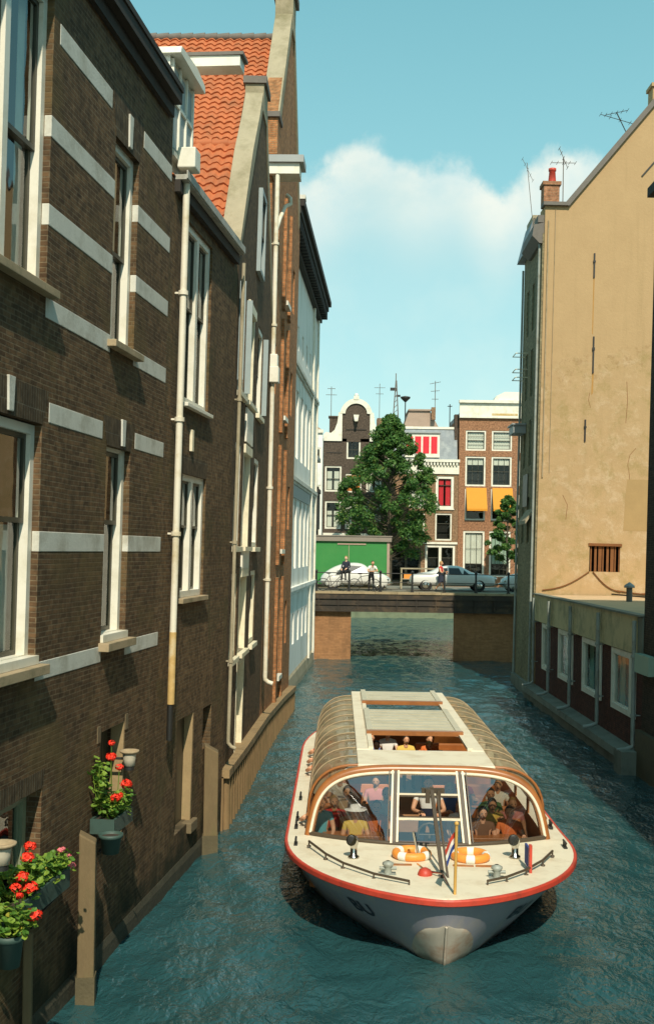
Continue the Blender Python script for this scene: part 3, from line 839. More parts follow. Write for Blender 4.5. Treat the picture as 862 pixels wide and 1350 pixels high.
mb.box(0, L5 + .1, -.22, 0, 17.7, 18.3); mb.box(-.1, L5 + .15, -.55, 0, 18.3, 18.55); mb.box(-.12, L5 + .2, -.68, 0, 18.552, 18.8)
for k in range(34): mb.box(.1 + k * .51, .32 + k * .51, -.5, -.222, 17.85, 18.298)
cn = mb.build('cornice', 'eave_dark', h5)
mb = MB(); mb.box(-.14, .3, -.7, .6, 18.802, 18.95); mb.box(-.12, L5 + .2, -.6, .5, 18.803, 18.87); mb.build('cornice_top', 'white_plaster', cn)
for x in (13.6, 16.6):
    downpipe(h5, x, .6, 17.7, .1, .06, 'white_paint', foot=False)
mb = MB(); mb.prism([(-.1, -1.5), (.02, -1.5), (.02, .75), (-.06, .62), (-.1, .2)], 0, L5, 'x'); mb.build('footing', 'coping_stone', h5)
mb = MB(); mb.prism([(0, 18.8), (3, 21), (6, 18.8)], 0, L5, 'x'); mb.build('roof', 'slate', h5)

# narrow end house between the white one and the bridge
F6 = facade((-.72, 59.25), (-.62, 61.4), 0)
h6 = thing('grey_corner_house', 'narrow dark corner house squeezed between the white plastered house and the bridge', 'house', F6)
wall(h6, 'wall', 2.15, -1.5, 10.6, [(.5, 1.5, 6.6, 8.6)], ['white_plaster', 'room_dark'])
mb = MB(); mb.box(-.02, 2.2, -.25, .1, 8.9, 9.1); mb.box(.1, 2.2, -.2, -.003, 7.0, 8.88); mb.build('awning_box', 'eave_dark', h6)
mb = MB(); mb.box(0, 2.3, -.2, 6, 10.6, 10.8); mb.build('roof', 'slate', h6)
mb = MB(); mb.box(.1, .3, -.12, -.003, .6, 6.4); mb.build('pilaster', 'white_paint', h6)
sash_window(h6, .5, 1.5, 6.6, 8.6)

# ------------------------------------------------------------------ quay ledge with sheet piling in front of the two warehouses
qp = [(-2.05, 23.75), (-1.9, 27), (-1.68, 33), (-1.42, 38), (-1.15, 42.15)]
qz = [1.2, 1.15, 1.05, .92, .78]
q = thing('quay_wall', 'low sheet piled quay with a stone coping along the foot of the gabled warehouses', 'quay wall', at(-2.05, 23.75))
o0 = Vector((-2.05, 23.75, 0))
mb = MB(); md = MB()
for i in range(len(qp) - 1):
    p, p2 = Vector((*qp[i], qz[i])) - o0, Vector((*qp[i + 1], qz[i + 1])) - o0
    n = max(1, int((p2 - p).length / .42))
    for k in range(n):
        a = p.lerp(p2, k / n); b = p.lerp(p2, (k + .97) / n)
        md.box(a.x - .25, a.x - .02 + R.uniform(-.02, .02), a.y, b.y, -1, a.z - .07)
        md.tube([(a.x + .0, (a.y + b.y) / 2, -1), (a.x + .0, (a.y + b.y) / 2, a.z - .09)], .1, 6)
    nn = 4
    for k in range(nn):
        a = p.lerp(p2, k / nn); b = p.lerp(p2, (k + .985) / nn)
        mb.add([(a.x - .36, a.y, a.z - .1), (a.x + .09, a.y, a.z - .1), (a.x + .09, a.y, a.z + .07), (a.x - .36, a.y, a.z + .08),
                (b.x - .36, b.y, b.z - .1), (b.x + .09, b.y, b.z - .1), (b.x + .09, b.y, b.z + .07), (b.x - .36, b.y, b.z + .08)],
               [(0, 1, 2, 3), (7, 6, 5, 4), (0, 4, 5, 1), (1, 5, 6, 2), (2, 6, 7, 3), (3, 7, 4, 0)])
md.build('sheet_piling', 'piling', q); mb.build('coping', 'quay_coping', q)
# ------------------------------------------------------------------ right: low annex on the water
AN = facade((8.55, 46.4), (8.55, 30.5), 0)
an = thing('low_annex', 'low flat roofed red brick annex with grey green downpipes at the water on the right', 'annex', AN)
wins = [(1.55, 3.05), (4.7, 7.1), (8.6, 11.2), (12.5, 15.1)]
wall(an, 'wall', 15.9, -1.5, 3.18, [(a, b, 1.36, 3.15) for a, b in wins], ['annex_brick', 'room_dark'], depth=7)
for a, b in wins:
    sash_window(an, a, b, 1.36, 3.15, y0=-.05, dep=.16, fw=.16, meet=0, posts=(b - .5,) if b > 15 else (), wm='white_paint', sm='white_paint', sash_w=.04,
                curtain='pale_green_blind', split=.3)
for a, b in ((.06, 3.65), (3.72, 7.4), (7.47, 11.4), (11.47, 15.45)):
    mb = MB(); mb.box(a, b, -.1, .1, 3.18, 4.22); mb.build('parapet_panel', 'annex_panel', an)
mb = MB(); mb.box(0, 15.9, -.08, .12, 3.2, 4.2); mb.box(0, 15.9, -.16, .16, 4.22, 4.27); mb.build('parapet', 'ledge_stone', an)
mb = MB(); mb.add([(0, .16, 4.2), (15.9, .16, 4.2), (15.9, 7, 4.2), (0, 7, 4.2)], [(0, 1, 2, 3)]); rf = mb.build('roof', 'annex_roof', an)
for x in (.55, 3.68, 7.43, 11.43, 15.55):
    downpipe(an, x, .78, 4.1, .2, .06 if x > 1 else .05, 'grey_pipe', foot_dir=.42, clamps=(3.1, 1.5))
mb = MB(); mb.prism([(-.5, .3), (-.46, .5), (0, .56), (0, -1.5), (-.4, -1.5), (-.4, .3)], -.25, 15.9, 'x'); lg = mb.build('ledge', 'ledge_stone', an)
mb = MB(); mb.box(15.2, 16.0, -.62, -.1, -.2, .62); mb.build('kerb_stone', 'ledge_stone', lg)
for x, y, h in ((5.4, 2.35, .5), (7.6, 3.05, .62), (11.6, 3.0, .72)):
    mb = MB(); mb.tube([(x, y, 4.2), (x, y, 4.2 + h)], .11, 10); v = mb.build('roof_vent', 'grey_cap', an)
    if h > .7 or h < .55:
        mb = MB(); mb.lathe([(.02, .2), (.19, .08), (.2, 0), (.05, 0)], (x, y, 4.2 + h), 12); mb.build('vent_cap', 'lead', v)
mb = MB(); mb.tube([(.3, 3.0, 4.28), (3, 4.0, 4.25), (9, 5.2, 4.3)], .035, 6); mb.build('cable', 'iron', an)

# ------------------------------------------------------------------ the ochre house
OC = facade((8.5, 46.5), (18, 46.5), 0)
OCM = OC.copy(); OCM = OC @ Matrix(((1, 0, .010, 0), (0, 1, 0, 0), (0, 0, 1, 0), (0, 0, 0, 1)))
oc = thing('ochre_house', 'tall ochre plastered house with blank peeling gable wall rising behind the low annex', 'house', OC @ Matrix.Rotation(.010, 4, 'Y'))
W_ = 9.6; AX, AZ = 5.0, 25.2
wall(oc, 'wall', W_, -1.5, 20.15, [(2.15, 3.4, 5.2, 6.25)], ["ochre_plaster", "room_dark"], depth=1.1, thick=.25,
     gable=[(0.02, 20.15), (9.6, 20.15), (9.1, 20.16), (AX, AZ), (.95, 20.2)])
mb = MB()
for k in range(8): mb.box(2.2 + k * .165, 2.2 + k * .165 + .055 + .04 * (k % 3), .06, .1, 5.2, 6.24)
mb.box(2.1, 3.46, -.06, .1, 6.25, 6.36)
mb.build('window_bars', 'rusty_iron', oc)
mb = MB(); mb.bar((.85, .1, 20.13), (AX, .1, AZ + .08), .5, .2); mb.bar((AX, .1, AZ + .08), (9.2, .1, 20.1), .5, .2); mb.box(-.1, .98, -.16, .5, 20.1, 20.24)
mb.build('verge', 'grey_cap', oc)
mb = MB(); mb.box(-.02, .62, .3, .95, 20.24, 21.05); mb.box(-.08, .68, .24, 1.0, 21.05, 21.2); ch = mb.build('chimney', 'far_red_brick', oc)
mb = MB(); mb.lathe([(.17, 0), (.13, .5), (.16, .52), (.16, .62), (.1, .62)], (.36, .6, 21.2), 12); mb.build('chimney_pot', 'red_paint', ch)
mb = MB(); mb.box(4.35, 5.2, .3, 1.0, 24.4, 25.2); mb.box(4.28, 5.27, .22, 1.08, 25.2, 25.35); mb.build('chimney', 'ochre_plaster', oc)
mb = MB(); mb.add([(.9, .4, 20.2), (AX, .4, AZ), (AX, 4.9, AZ), (.9, 4.9, 20.2), (9.2, .4, 20.2), (9.2, 4.9, 20.2)], [(0, 1, 2, 3), (1, 4, 5, 2)]); mb.build('roof', 'far_tile', oc)
for x, z0, z1 in ((2.05, 17.2, 18.2), (2.1, 13.3, 14.8), (1.84, 10.5, 11.4)):
    mb = MB(); mb.box(x - .03, x + .03, -.05, -.003, z0, z1); mb.box(x - .05, x + .05, -.07, -.003, z0 + (z1 - z0) * .62, z0 + (z1 - z0) * .7); a = mb.build('wall_anchor', 'iron', oc)
mb = MB(); mb.bar((3.9, -.03, 21.4), (4.4, -.03, 22.0), .05, .05); mb.build('wall_anchor', 'iron', oc)
mb = MB(); mb.prism([(2.03, 14.9), (2.07, 14.9), (2.08, 17.2), (2.03, 17.2)], -.004, .01); mb.prism([(2.06, 12.4), (2.13, 12.5), (2.14, 13.3), (2.07, 13.3)], -.004, .01); mb.build('rust_streak', 'rust_stain', oc)
mb = MB(); mb.prism([(3.5, 6.9), (5.2, 6.9), (5.2, 9.0), (3.62, 9.0), (3.55, 8.2)], -.006, .01); mb.build('plaster_patch', 'patch_plaster', oc)
mb = MB(); mb.tube([(.14, -.04, 9.0), (.14, -.04, 19.5)], .03, 6); mb.tube([(.42, -.03, 9.2), (.42, -.03, 20.0)], .012, 6); mb.build('conduit', 'sill_stone', oc)
mb = MB()
for pts in ([(3.95, 10.3), (3.7, 10.0), (3.62, 9.6), (3.7, 9.2), (3.72, 8.9)], [(2.0, 12.5), (1.95, 12.2), (2.05, 11.9)], [(3.5, 13.0), (3.55, 12.2), (3.5, 11.3)], [(1.0, 8.3), (1.2, 7.9), (1.15, 7.3)]):
    mb.tube([(x, .004, z) for x, z in pts], .011, 5)
mb.build('crack', 'rusty_iron', oc)
# cables slung from the barred window down to the roof vents
mb = MB()
def cable(p, q, sag=.18):
    pts = []
    for k in range(9):
        t = k / 8
        pts.append((p[0] + (q[0] - p[0]) * t, -.05, p[1] + (q[1] - p[1]) * t - sag * math.sin(math.pi * t)))
    mb.tube(pts, .022, 5)
cable((2.15, 5.2), (.25, 4.4)); cable((2.3, 5.2), (3.45, 4.4)); cable((4.3, 4.35), (5.8, 5.0)); cable((3.3, 4.45), (5.6, 4.3), .05)
mb.build('cable', 'rusty_iron', oc)


def aerial(name, label, M, h, elems, mat='iron', rod=.02, tilt=0.):
    t = thing(name, label, 'antenna', M)
    mb = MB(); mb.tube([(0, 0, 0), (tilt, 0, h)], rod, 6); mb.build('mast', mat, t)
    mb = MB()
    for z, ln, dx, dz in elems:
        mb.tube([(tilt * z / h - dx * ln, 0, z - dz * ln), (tilt * z / h + dx * ln, 0, z + dz * ln)], rod * .7, 5)
        for k in range(5):
            f = -1 + k * .5
            mb.tube([(tilt * z / h + dx * ln * f, -.22, z + dz * ln * f), (tilt * z / h + dx * ln * f, .22, z + dz * ln * f)], rod * .5, 5)
    zz = [q[0] for q in elems]
    mb.tube([(tilt * (min(zz) - .05) / h, 0, min(zz) - .05), (tilt * (max(zz) + .02) / h, 0, max(zz) + .02)], rod * 1.15, 6)
    mb.build('antenna_rods', mat, t)
    return t


aerial('roof_antenna', 'thin television antenna on a pole behind the brick chimney of the ochre house', at(9.55, 47.2, 20.2), 2.15, [(2.1, .5, .35, -.8), (1.9, .5, 1, .0)], 'grey_cap')
aerial('roof_antenna', 'bare antenna leaning out from the sloping verge of the ochre gable', at(12.15, 46.9, 23.1), 1.0, [(.7, .9, -.9, .25), (1.0, .5, .9, .2)], 'iron', tilt=-.5)
aerial('roof_antenna', 'slanting wire antenna left of the chimney pot on the ochre house', at(8.6, 49, 20.4), 2.3, [(2.0, .55, .42, -.85)], 'grey_cap', .014, tilt=-.25)

# ------------------------------------------------------------------ dark house close on the right edge
RN = facade((8.47, 30.5), (8.47, 6), -.012)
rn = thing('dark_side_house', 'dark brown brick house closing the right edge in front of the annex', 'house', RN)
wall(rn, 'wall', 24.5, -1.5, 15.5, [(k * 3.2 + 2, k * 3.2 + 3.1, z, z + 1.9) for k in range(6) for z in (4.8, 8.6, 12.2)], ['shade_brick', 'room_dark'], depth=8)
for k in range(6):
    for z in (4.8, 8.6, 12.2):
        sash_window(rn, k * 3.2 + 2, k * 3.2 + 3.1, z, z + 1.9, curtain='curtain', split=.3)
mb = MB(); mb.box(-.1, 24.5, -.2, 8, 15.5, 15.75); mb.build('cornice', 'eave_dark', rn)
mb = MB(); mb.box(-.12, 1.2, -.2, .1, 2.75, 3.25); mb.build('sign_board', 'pale_green_blind', rn)
mb = MB(); mb.box(-.1, 24, -.14, .02, -1, 1.2); mb.build('footing', 'wet_timber', rn)

# ------------------------------------------------------------------ the shaded row past the ochre house
RR = facade((8.54, 51.4), (8.43, 46.52), -.010)
rr = thing('grey_canal_house', 'grey brick canal house in shade joined to the left edge of the ochre house', 'house', RR)
cols = (1.0, 2.5, 3.9)
holes = [(x, x + .62, z, z + 2.0) for x in cols for z in (6.3, 9.6, 12.6, 15.4)]
wall(rr, 'wall', 4.84, -1.5, 19.0, holes, ['grey_brick', 'room_dark'], depth=1.5, thick=.2)
for a, b, c, d_ in holes:
    sash_window(rr, a, b, c, d_, y0=.05, fw=.05, wm='green_frame', sm='sash_paint')
mb = MB(); mb.prism([(-.42, 18.9), (-.36, 19.35), (.1, 19.45), (.1, 18.6), (-.12, 18.6)], 1.9, 4.82, 'x'); mb.box(3.9, 4.8, -.2, .2, 19.45, 19.75); mb.build('cornice', 'grey_cap', rr)
mb = MB(); mb.prism([(-.3, 19.0), (.05, 20.5), (.6, 20.5), (.6, 19.0)], -.4, 1.85, 'x'); rf = mb.build('mansard_roof', 'slate', rr)
mb = MB(); mb.box(.2, 1.85, .02, .6, 20.1, 20.62); mb.build('parapet', 'coping_stone', rf)
mb = MB(); mb.box(.2, 1.6, -.55, -.003, 11.15, 11.5); mb.box(.1, 1.7, -.62, -.003, 11.5, 11.56); mb.build('canopy', 'lead', rr)
mb = MB()
for z in (14.6, 13.9, 13.55): mb.tube([(.8, -.02, z), (.8, -.55, z)], .02, 5); mb.tube([(1.8, -.02, z), (1.8, -.55, z)], .02, 5); mb.tube([(.8, -.55, z), (1.8, -.55, z)], .02, 5)
mb.build('balcony_rail', 'cream_paint', rr)
mb = MB(); mb.prism([(-.32, 7.25), (0, 7.75), (0, 7.6), (-.32, 7.1)], 2.2, 4.2, 'x'); mb.build('lean_to', 'coping_stone', rr)
mb = MB(); mb.box(1.3, 2.6, -.04, -.003, 7.9, 9.3); mb.build('shutter', 'sash_paint', rr)
for x in (4.6, .12):
    downpipe(rr, x, .4, 18.6, .08, .05, 'grey_pipe', foot=False)
mb = MB(); mb.box(-.1, 4.82, -.15, .02, -1.5, .5); mb.build('footing', 'ledge_stone', rr)

# ------------------------------------------------------------------ bridge
br = thing('street_bridge', 'low iron beam bridge on brick abutments carrying a street across the canal', 'bridge', at(0, 61.5))
mb = MB(); mb.box(-.62, 1.35, 0, 10.4, -1.5, 2.6); mb.build('abutment', 'pier_brick', br)
mb = MB(); mb.prism([(6.88, 0), (10.6, 0), (10.6, 10.4), (8.15, 10.4)], -1.5, 2.6, 'z'); mb.build('abutment', 'pier_brick', br)
mb = MB()
mb.box(-.9, 10.9, -.3, 10.6, 3.28, 3.56)
mb.box(-.9, 10.9, -.22, 0, 2.62, 3.28)
mb.box(-.9, 10.9, -.3, .02, 2.6, 2.66); mb.box(-.9, 10.9, -.28, -.222, 2.95, 3.0)
for k in range(9): mb.box(1.0, 7.2, .9 + k * 1.1, 1.1 + k * 1.1, 2.66, 3.28)
dk = mb.build('deck', 'bridge_iron', br)
for k in range(11):
    x = -.4 + k * 1.05
    mb = MB(); mb.box(x - .03, x + .03, -.29, -.222, 2.67, 2.945); mb.box(x - .025, x + .025, -.275, -.222, 3.005, 3.275)
    for z in (2.7, 2.8, 2.9, 3.06, 3.14, 3.22):
        for q in (-.1, .1): mb.ball((x + q, -.222, z), .022, 5)
    mb.build('stiffener', 'bridge_iron', dk)
mb = MB()
for k in range(10): mb.box(-.9 + k * 1.18, -.9 + k * 1.18 + 1.165, -.34 - .004 * (k % 3), .9, 3.56, 3.68 + .003 * (k % 2))
mb.build('kerb', 'quay_stone', br)
mb = MB(); mb.box(-30, 60, .9, 10.4, 3.5, 3.7); rd = mb.build('road', 'asphalt', None); rd.location = (0, 61.5, 0); rd['kind'] = 'structure'
rl = thing('bridge_railing', 'dark iron railing of posts and rails along the front of the bridge', 'railing', at(0, 61.4, 3.68))
for x in (-.55, 1.22, 2.9, 4.62, 6.35, 8.05, 9.8):
    mb = MB(); mb.tube([(x, 0, -.1), (x, 0, .12), (x, 0, 1.0)], [.085, .06, .05], 8); mb.ball((x, 0, 1.08), .085, 8); mb.box(x - .09, x + .09, -.09, .09, -.02, .06); mb.build('railing_post', 'iron', rl)
for z, r in ((1.0, .028), (.52, .02), (.14, .016)):
    mb = MB(); mb.tube([(-.8, 0, z), (10.8, 0, z)], r, 6); mb.build('rail', 'iron', rl)

# ------------------------------------------------------------------ houses across the far canal (y = 107)
def far_window(root, x0, x1, z0, z1, **k):
    d = dict(y0=.05, dep=.12, fw=.14, gl='far_glass', sash_w=.06)
    d.update(k)
    return sash_window(root, x0, x1, z0, z1, **d)


FY = 107
n1 = thing('neck_gable_house', 'dark brown house with a white scrolled neck gable left of the big tree', 'house', at(-.5, FY))
wn = [(.2, 1.75, 11.4, 13.8), (2.15, 3.65, 11.35, 13.1), (.25, 1.75, 7.9, 10.5), (2.15, 3.65, 7.9, 10.5), (2.2, 3.5, 14.5, 16.4), (4.1, 5.5, 11.4, 13.8), (4.1, 5.5, 7.9, 10.5), (.3, 5.6, 3.0, 6.6)]
wall(n1, 'wall', 6.1, 2.6, 16.1, wn, ['far_dark_brick', 'room_dark'], gable=[(1.75, 16.1), (4.35, 16.1), (4.35, 18.9), (3.9, 19.6), (3.05, 19.95), (2.2, 19.6), (1.75, 18.9)])
far_window(n1, *wn[0], curtain='curtain', split=.42, cz=(0, .8)); far_window(n1, *wn[2], curtain='curtain', split=.42, cz=(0, .65))
far_window(n1, *wn[5], curtain='curtain', split=.4); far_window(n1, *wn[6], curtain='curtain', split=.4); far_window(n1, *wn[3], curtain='curtain', split=.4)
w = far_window(n1, *wn[4], meet=.45, bars=2)
w = far_window(n1, *wn[1], meet=0); mb = MB(); mb.box(2.3, 3.5, .02, .05, 11.5, 12.95); mb.build('shutter', 'orange_shutter', w)
far_window(n1, *wn[7], posts=(2.0, 3.8), meet=.7)
for sgn in (-1, 1):
    mb = MB()
    pts = [(1.75, 16.15), (.05, 16.15), (.0, 16.75), (.25, 17.0), (.7, 16.9), (1.05, 17.2), (1.3, 17.9), (1.4, 18.85), (1.75, 18.85)]
    if sgn > 0: pts = [(6.1 - x, z) for x, z in pts][::-1]
    mb.prism(pts, -.14, .3); mb.build('scroll', 'white_paint', n1)
mb = MB(); arc = []
for k in range(15):
    a = math.pi * k / 14; arc.append((3.05 - 1.02 * math.cos(a), 18.75 + .95 * math.sin(a)))
out = [(4.5, 18.6), (4.5, 18.95), (4.1, 19.1), (3.75, 19.75), (3.05, 20.2), (2.35, 19.75), (2.0, 19.1), (1.6, 18.95), (1.6, 18.6)]
for k in range(14):
    a, b = arc[k], arc[k + 1]
    A, B = math.pi * k / 14, math.pi * (k + 1) / 14
    P = lambda an: (3.05 - 1.5 * math.cos(an), 18.72 + (1.3 + .15 * math.sin(an)) * math.sin(an))
    mb.prism([a, b, P(B), P(A)], -.16, .28)
mb.box(2.8, 3.3, -.2, .3, 20.05, 20.4); mb.ball((3.05, .05, 20.5), .2, 8)
mb.build('gable_hood', 'white_paint', n1)
mb = MB(); mb.prism([(2.8, 18.6), (3.3, 18.6), (3.2, 18.0), (2.9, 18.0)], -.5, -.05); mb.box(2.95, 3.15, -.9, 0, 17.95, 18.15); mb.build('hoist_beam', 'white_paint', n1)
mb = MB(); mb.box(.3, 1.8, -.02, .02, 15.0, 15.1); mb.box(2.1, 4.0, -.05, -.002, 17.2, 17.3); mb.build('trim', 'eave_dark', n1)
mb = MB(); mb.prism([(.4, 16.1), (3.05, 19.2), (5.7, 16.1)], .45, 9); mb.build('roof', 'far_tile', n1)
mb = MB(); mb.box(.55, 1.55, 2, 3, 17, 18.6); mb.box(.45, 1.65, 1.9, 3.1, 18.6, 18.75); mb.build('chimney', 'far_dark_brick', n1)
mb = MB(); mb.box(.1, 6, -.06, .04, 7.2, 7.5); mb.build('cornice', 'white_paint', n1)

n2 = thing('mansard_house', 'brown brick house with a slate mansard roof and red curtains behind the tree', 'house', at(5.62, FY))
wn = [(4.5, 6.2, 9.95, 13.0), (2.0, 3.7, 9.95, 13.0), (4.5, 6.05, 6.95, 9.5), (1.9, 3.5, 6.95, 9.5), (3.6, 6.4, 3.4, 6.5), (.4, 3.2, 3.0, 6.2)]
wall(n2, 'wall', 6.62, 2.6, 14.4, wn, ['far_brown_brick', 'room_dark'])
far_window(n2, *wn[0], meet=.72, curtain='red_curtain', split=.42, cz=(0, .98), fw=.24, sill=(.1, .12, .05, 'white_paint')); far_window(n2, *wn[1], curtain='curtain', split=.48)
w = far_window(n2, *wn[2], meet=.62, fw=.13); far_window(n2, *wn[3], meet=.6)
far_window(n2, *wn[4], posts=(5.0,), meet=.62, fw=.2); far_window(n2, *wn[5], posts=(1.8,), meet=.7, fw=.12, wm='sash_paint')
mb = MB(); mb.box(-.02, 6.66, -.12, .1, 13.2, 13.9); mb.box(-.05, 6.7, -.35, .1, 14.3, 14.55)
for k in range(22): mb.box(.05 + k * .3, .2 + k * .3, -.3, -.05, 14.0, 14.298)
mb.box(-.02, 6.66, -.04, .1, 13.9, 14.3); mb.build('cornice', 'white_paint', n2)
mb = MB(); mb.box(3.3, 6.6, -.1, .02, 6.6, 6.8); mb.build('shop_cornice', 'white_paint', n2)
mb = MB(); mb.prism([(0, 14.4), (.9, 17.5), (8, 17.5), (8, 14.4)], .1, 6.5, 'x'); rf = mb.build('mansard_roof', 'slate', n2)
mb = MB(); mb.box(0, 6.6, .8, 1.3, 17.5, 17.72); mb.build('roof_rim', 'white_paint', rf)
mb = MB(); mb.box(1.5, 4.8, -.06, 1.4, 14.75, 17.0); dm = mb.build('dormer', 'white_paint', n2)
mb = MB()
for k in range(4): mb.box(1.72 + k * .76, 2.3 + k * .76, -.075, -.055, 15.1, 16.7)
mb.build('curtain', 'red_curtain', dm)
mb = MB(); mb.box(1.4, 4.9, -.2, 1.4, 17.0, 17.12); mb.build('dormer_roof', 'lead', dm)
mb = MB(); mb.prism([(1.5, 17.6), (2.2, 19.6), (4.2, 19.6), (5.3, 17.6)], 4, 9); mb.box(2.1, 4.3, 3.8, 9.2, 19.6, 19.75); mb.build('rear_roof', 'far_tile', n2)
mb = MB(); mb.box(-.9, .7, 4.5, 6, 17.5, 18.9); mb.build('chimney', 'far_brown_brick', n2)
mb = MB(); mb.box(4.3, 4.7, 3.4, 3.79, 18.7, 19.9); mb.build('chimney', 'far_brown_brick', n2)

n3 = thing('awning_house', 'red brown brick house with two orange awnings and a tall white cornice', 'house', at(12.27, FY))
wn = []
for x0, x1 in ((.6, 2.5), (3.05, 4.95)):
    wn += [(x0, x1, 15.45, 17.35), (x0, x1, 12.1, 14.9), (x0, x1, 8.9, 11.9), (x0 - .1, x1, 3.6, 7.9)]
wn += [(5.6, 7.3, z, z + 2.4) for z in (4.4, 9, 12.2, 15.3)]
wall(n3, 'wall', 8.0, 2.6, 18.6, wn, ['far_red_brick', 'room_dark'])
for i, (a, b, c, d_) in enumerate(wn):
    if i in (0, 4): far_window(n3, a, b, c, d_, curtain='curtain', cz=(.1, 1), meet=.5, hbars=1)
    elif i in (1, 5): far_window(n3, a, b, c, d_, meet=.5, bars=2, curtain='curtain', cz=(.72, 1), fw=.15)
    elif i in (2, 6):
        far_window(n3, a, b, c, d_, meet=.45)
        mb = MB(); z1, z0 = 11.95, 9.95
        mb.add([(a + .1, -.05, z1), (b + .1, -.05, z1), (b + .1, -1.0, z0), (a + .1, -1.0, z0), (b + .1, -1.0, z0 - .2), (a + .1, -1.0, z0 - .2)], [(0, 1, 2, 3), (3, 2, 4, 5), (0, 3, 5), (1, 4, 2)])
        mb.build('awning', 'orange_cloth', n3)
    elif i in (3, 7):
        far_window(n3, a, b, c, d_, meet=.28, bars=2 if i == 3 else 3, hbars=1, curtain='curtain' if i == 3 else 'pale_green_blind', cz=(.28, 1), fw=.18)
    else: far_window(n3, a, b, c, d_)
mb = MB(); mb.box(-.03, 8.1, -.2, .1, 18.6, 19.9); mb.box(-.1, 8.2, -.45, .1, 19.9, 20.15); mb.box(-.03, 8.1, -.26, .1, 18.5, 18.66); mb.build('cornice', 'white_paint', n3)
mb = MB(); mb.box(3.0, 5.4, -.215, -.203, 18.75, 18.95); mb.build('lettering', 'rust_pipe', n3)
mb = MB(); mb.prism([(3.2, 20.2), (3.4, 20.6), (4.2, 21.0), (5.6, 21.0), (6.4, 20.6), (6.6, 20.2)], -.1, 1.5); mb.build('attic', 'white_paint', n3)
mb = MB(); mb.box(-.4, -.05, .6, 1.4, 14.4, 18.9); mb.build('chimney', 'far_dark_brick', n3)
mb = MB(); mb.box(0, 8, 0, 9, 18.6, 19.0); mb.build('roof', 'slate', n3)

n4 = thing('pale_far_house', 'pale plastered house at the far left, mostly hidden behind the white canal house', 'house', at(-5.6, FY))
wn = [(4.2, 4.9, z, z + 1.5) for z in (7, 10.5, 14)]
wall(n4, 'wall', 5.05, 2.6, 16.9, wn, ['white_plaster', 'room_dark'])
for a in wn: far_window(n4, *a)
mb = MB(); mb.box(-.1, 5.1, -.2, .2, 16.9, 17.2); mb.build('cornice', 'white_paint', n4)
mb = MB(); mb.prism([(0, 17.2), (2.5, 19), (5, 17.2)], .3, 9); mb.build('roof', 'far_tile', n4)
n5 = thing('brown_far_house', 'brown brick house at the far right, mostly hidden behind the shaded grey canal house', 'house', at(20.35, FY))
wn = [(x, x + 1.4, z, z + 2.2) for x in (.6, 2.8, 5) for z in (4, 8, 11.5, 15)]
wall(n5, 'wall', 7, 2.6, 18, wn, ['far_brown_brick', 'room_dark'])
for a in wn: far_window(n5, *a)
mb = MB(); mb.box(-.1, 7.1, -.3, 8, 18, 18.4); mb.build('cornice', 'white_paint', n5)

aerial('roof_antenna', 'thin mast antenna above the neck gable chimney, leftmost of the far roofs', at(.2, 110, 17.5), 4.2, [(3.4, .5, 1, 0), (4.0, .35, 1, 0)], 'grey_cap', .035)
aerial('roof_antenna', 'tall thin antenna between the neck gable and the tree top', at(4.9, 111, 17), 5.2, [(4.8, .5, 1, 0), (4.2, .35, 1, 0)], 'grey_cap', .03)
aerial('roof_antenna', 'dark antenna on the pale rear roof right of the tree', at(10.4, 112, 19.5), 3.2, [(3.0, .5, 1, .2), (2.2, .4, 1, .1), (1.4, .3, 1, 0)], 'grey_cap', .035)
aerial('roof_antenna', 'short dark pole on the slate roof beside the white cornice', at(11.6, 109.5, 17.5), 2.6, [(2.4, .2, 1, 0)], 'iron', .05)
t = thing('roof_mast', 'lattice mast with a dish shaped horn on the chimney above the tree top', 'mast', at(6.5, 111.5, 18.4))
mb = MB(); mb.tube([(-.25, 0, 0), (0, 0, 4.2)], .06, 6); mb.tube([(.3, 0, 0), (.05, 0, 4.2)], .06, 6); mb.tube([(0, 0, 3.8), (0, 0, 4.9)], .05, 6)
for k in range(8): mb.tube([(-.25 + k * .03, 0, k * .5), (.3 - k * .03, 0, k * .5 + .4)], .03, 5)
mb.build('lattice', 'grey_cap', t)
mb = MB(); mb.tube([(.95, 0, -.8), (.95, 0, 2.2)], .06, 6); mb.lathe([(.08, 0), (.45, .35), (.5, .5), (.06, .6)], (.95, 0, 2.1), 12); mb.build('horn', 'iron', t)
mb = MB(); mb.box(-.55, .05, -.04, .04, 3.2, 3.5); mb.box(.05, .45, -.04, .04, 2.6, 2.8); mb.build('vane', 'iron', t)


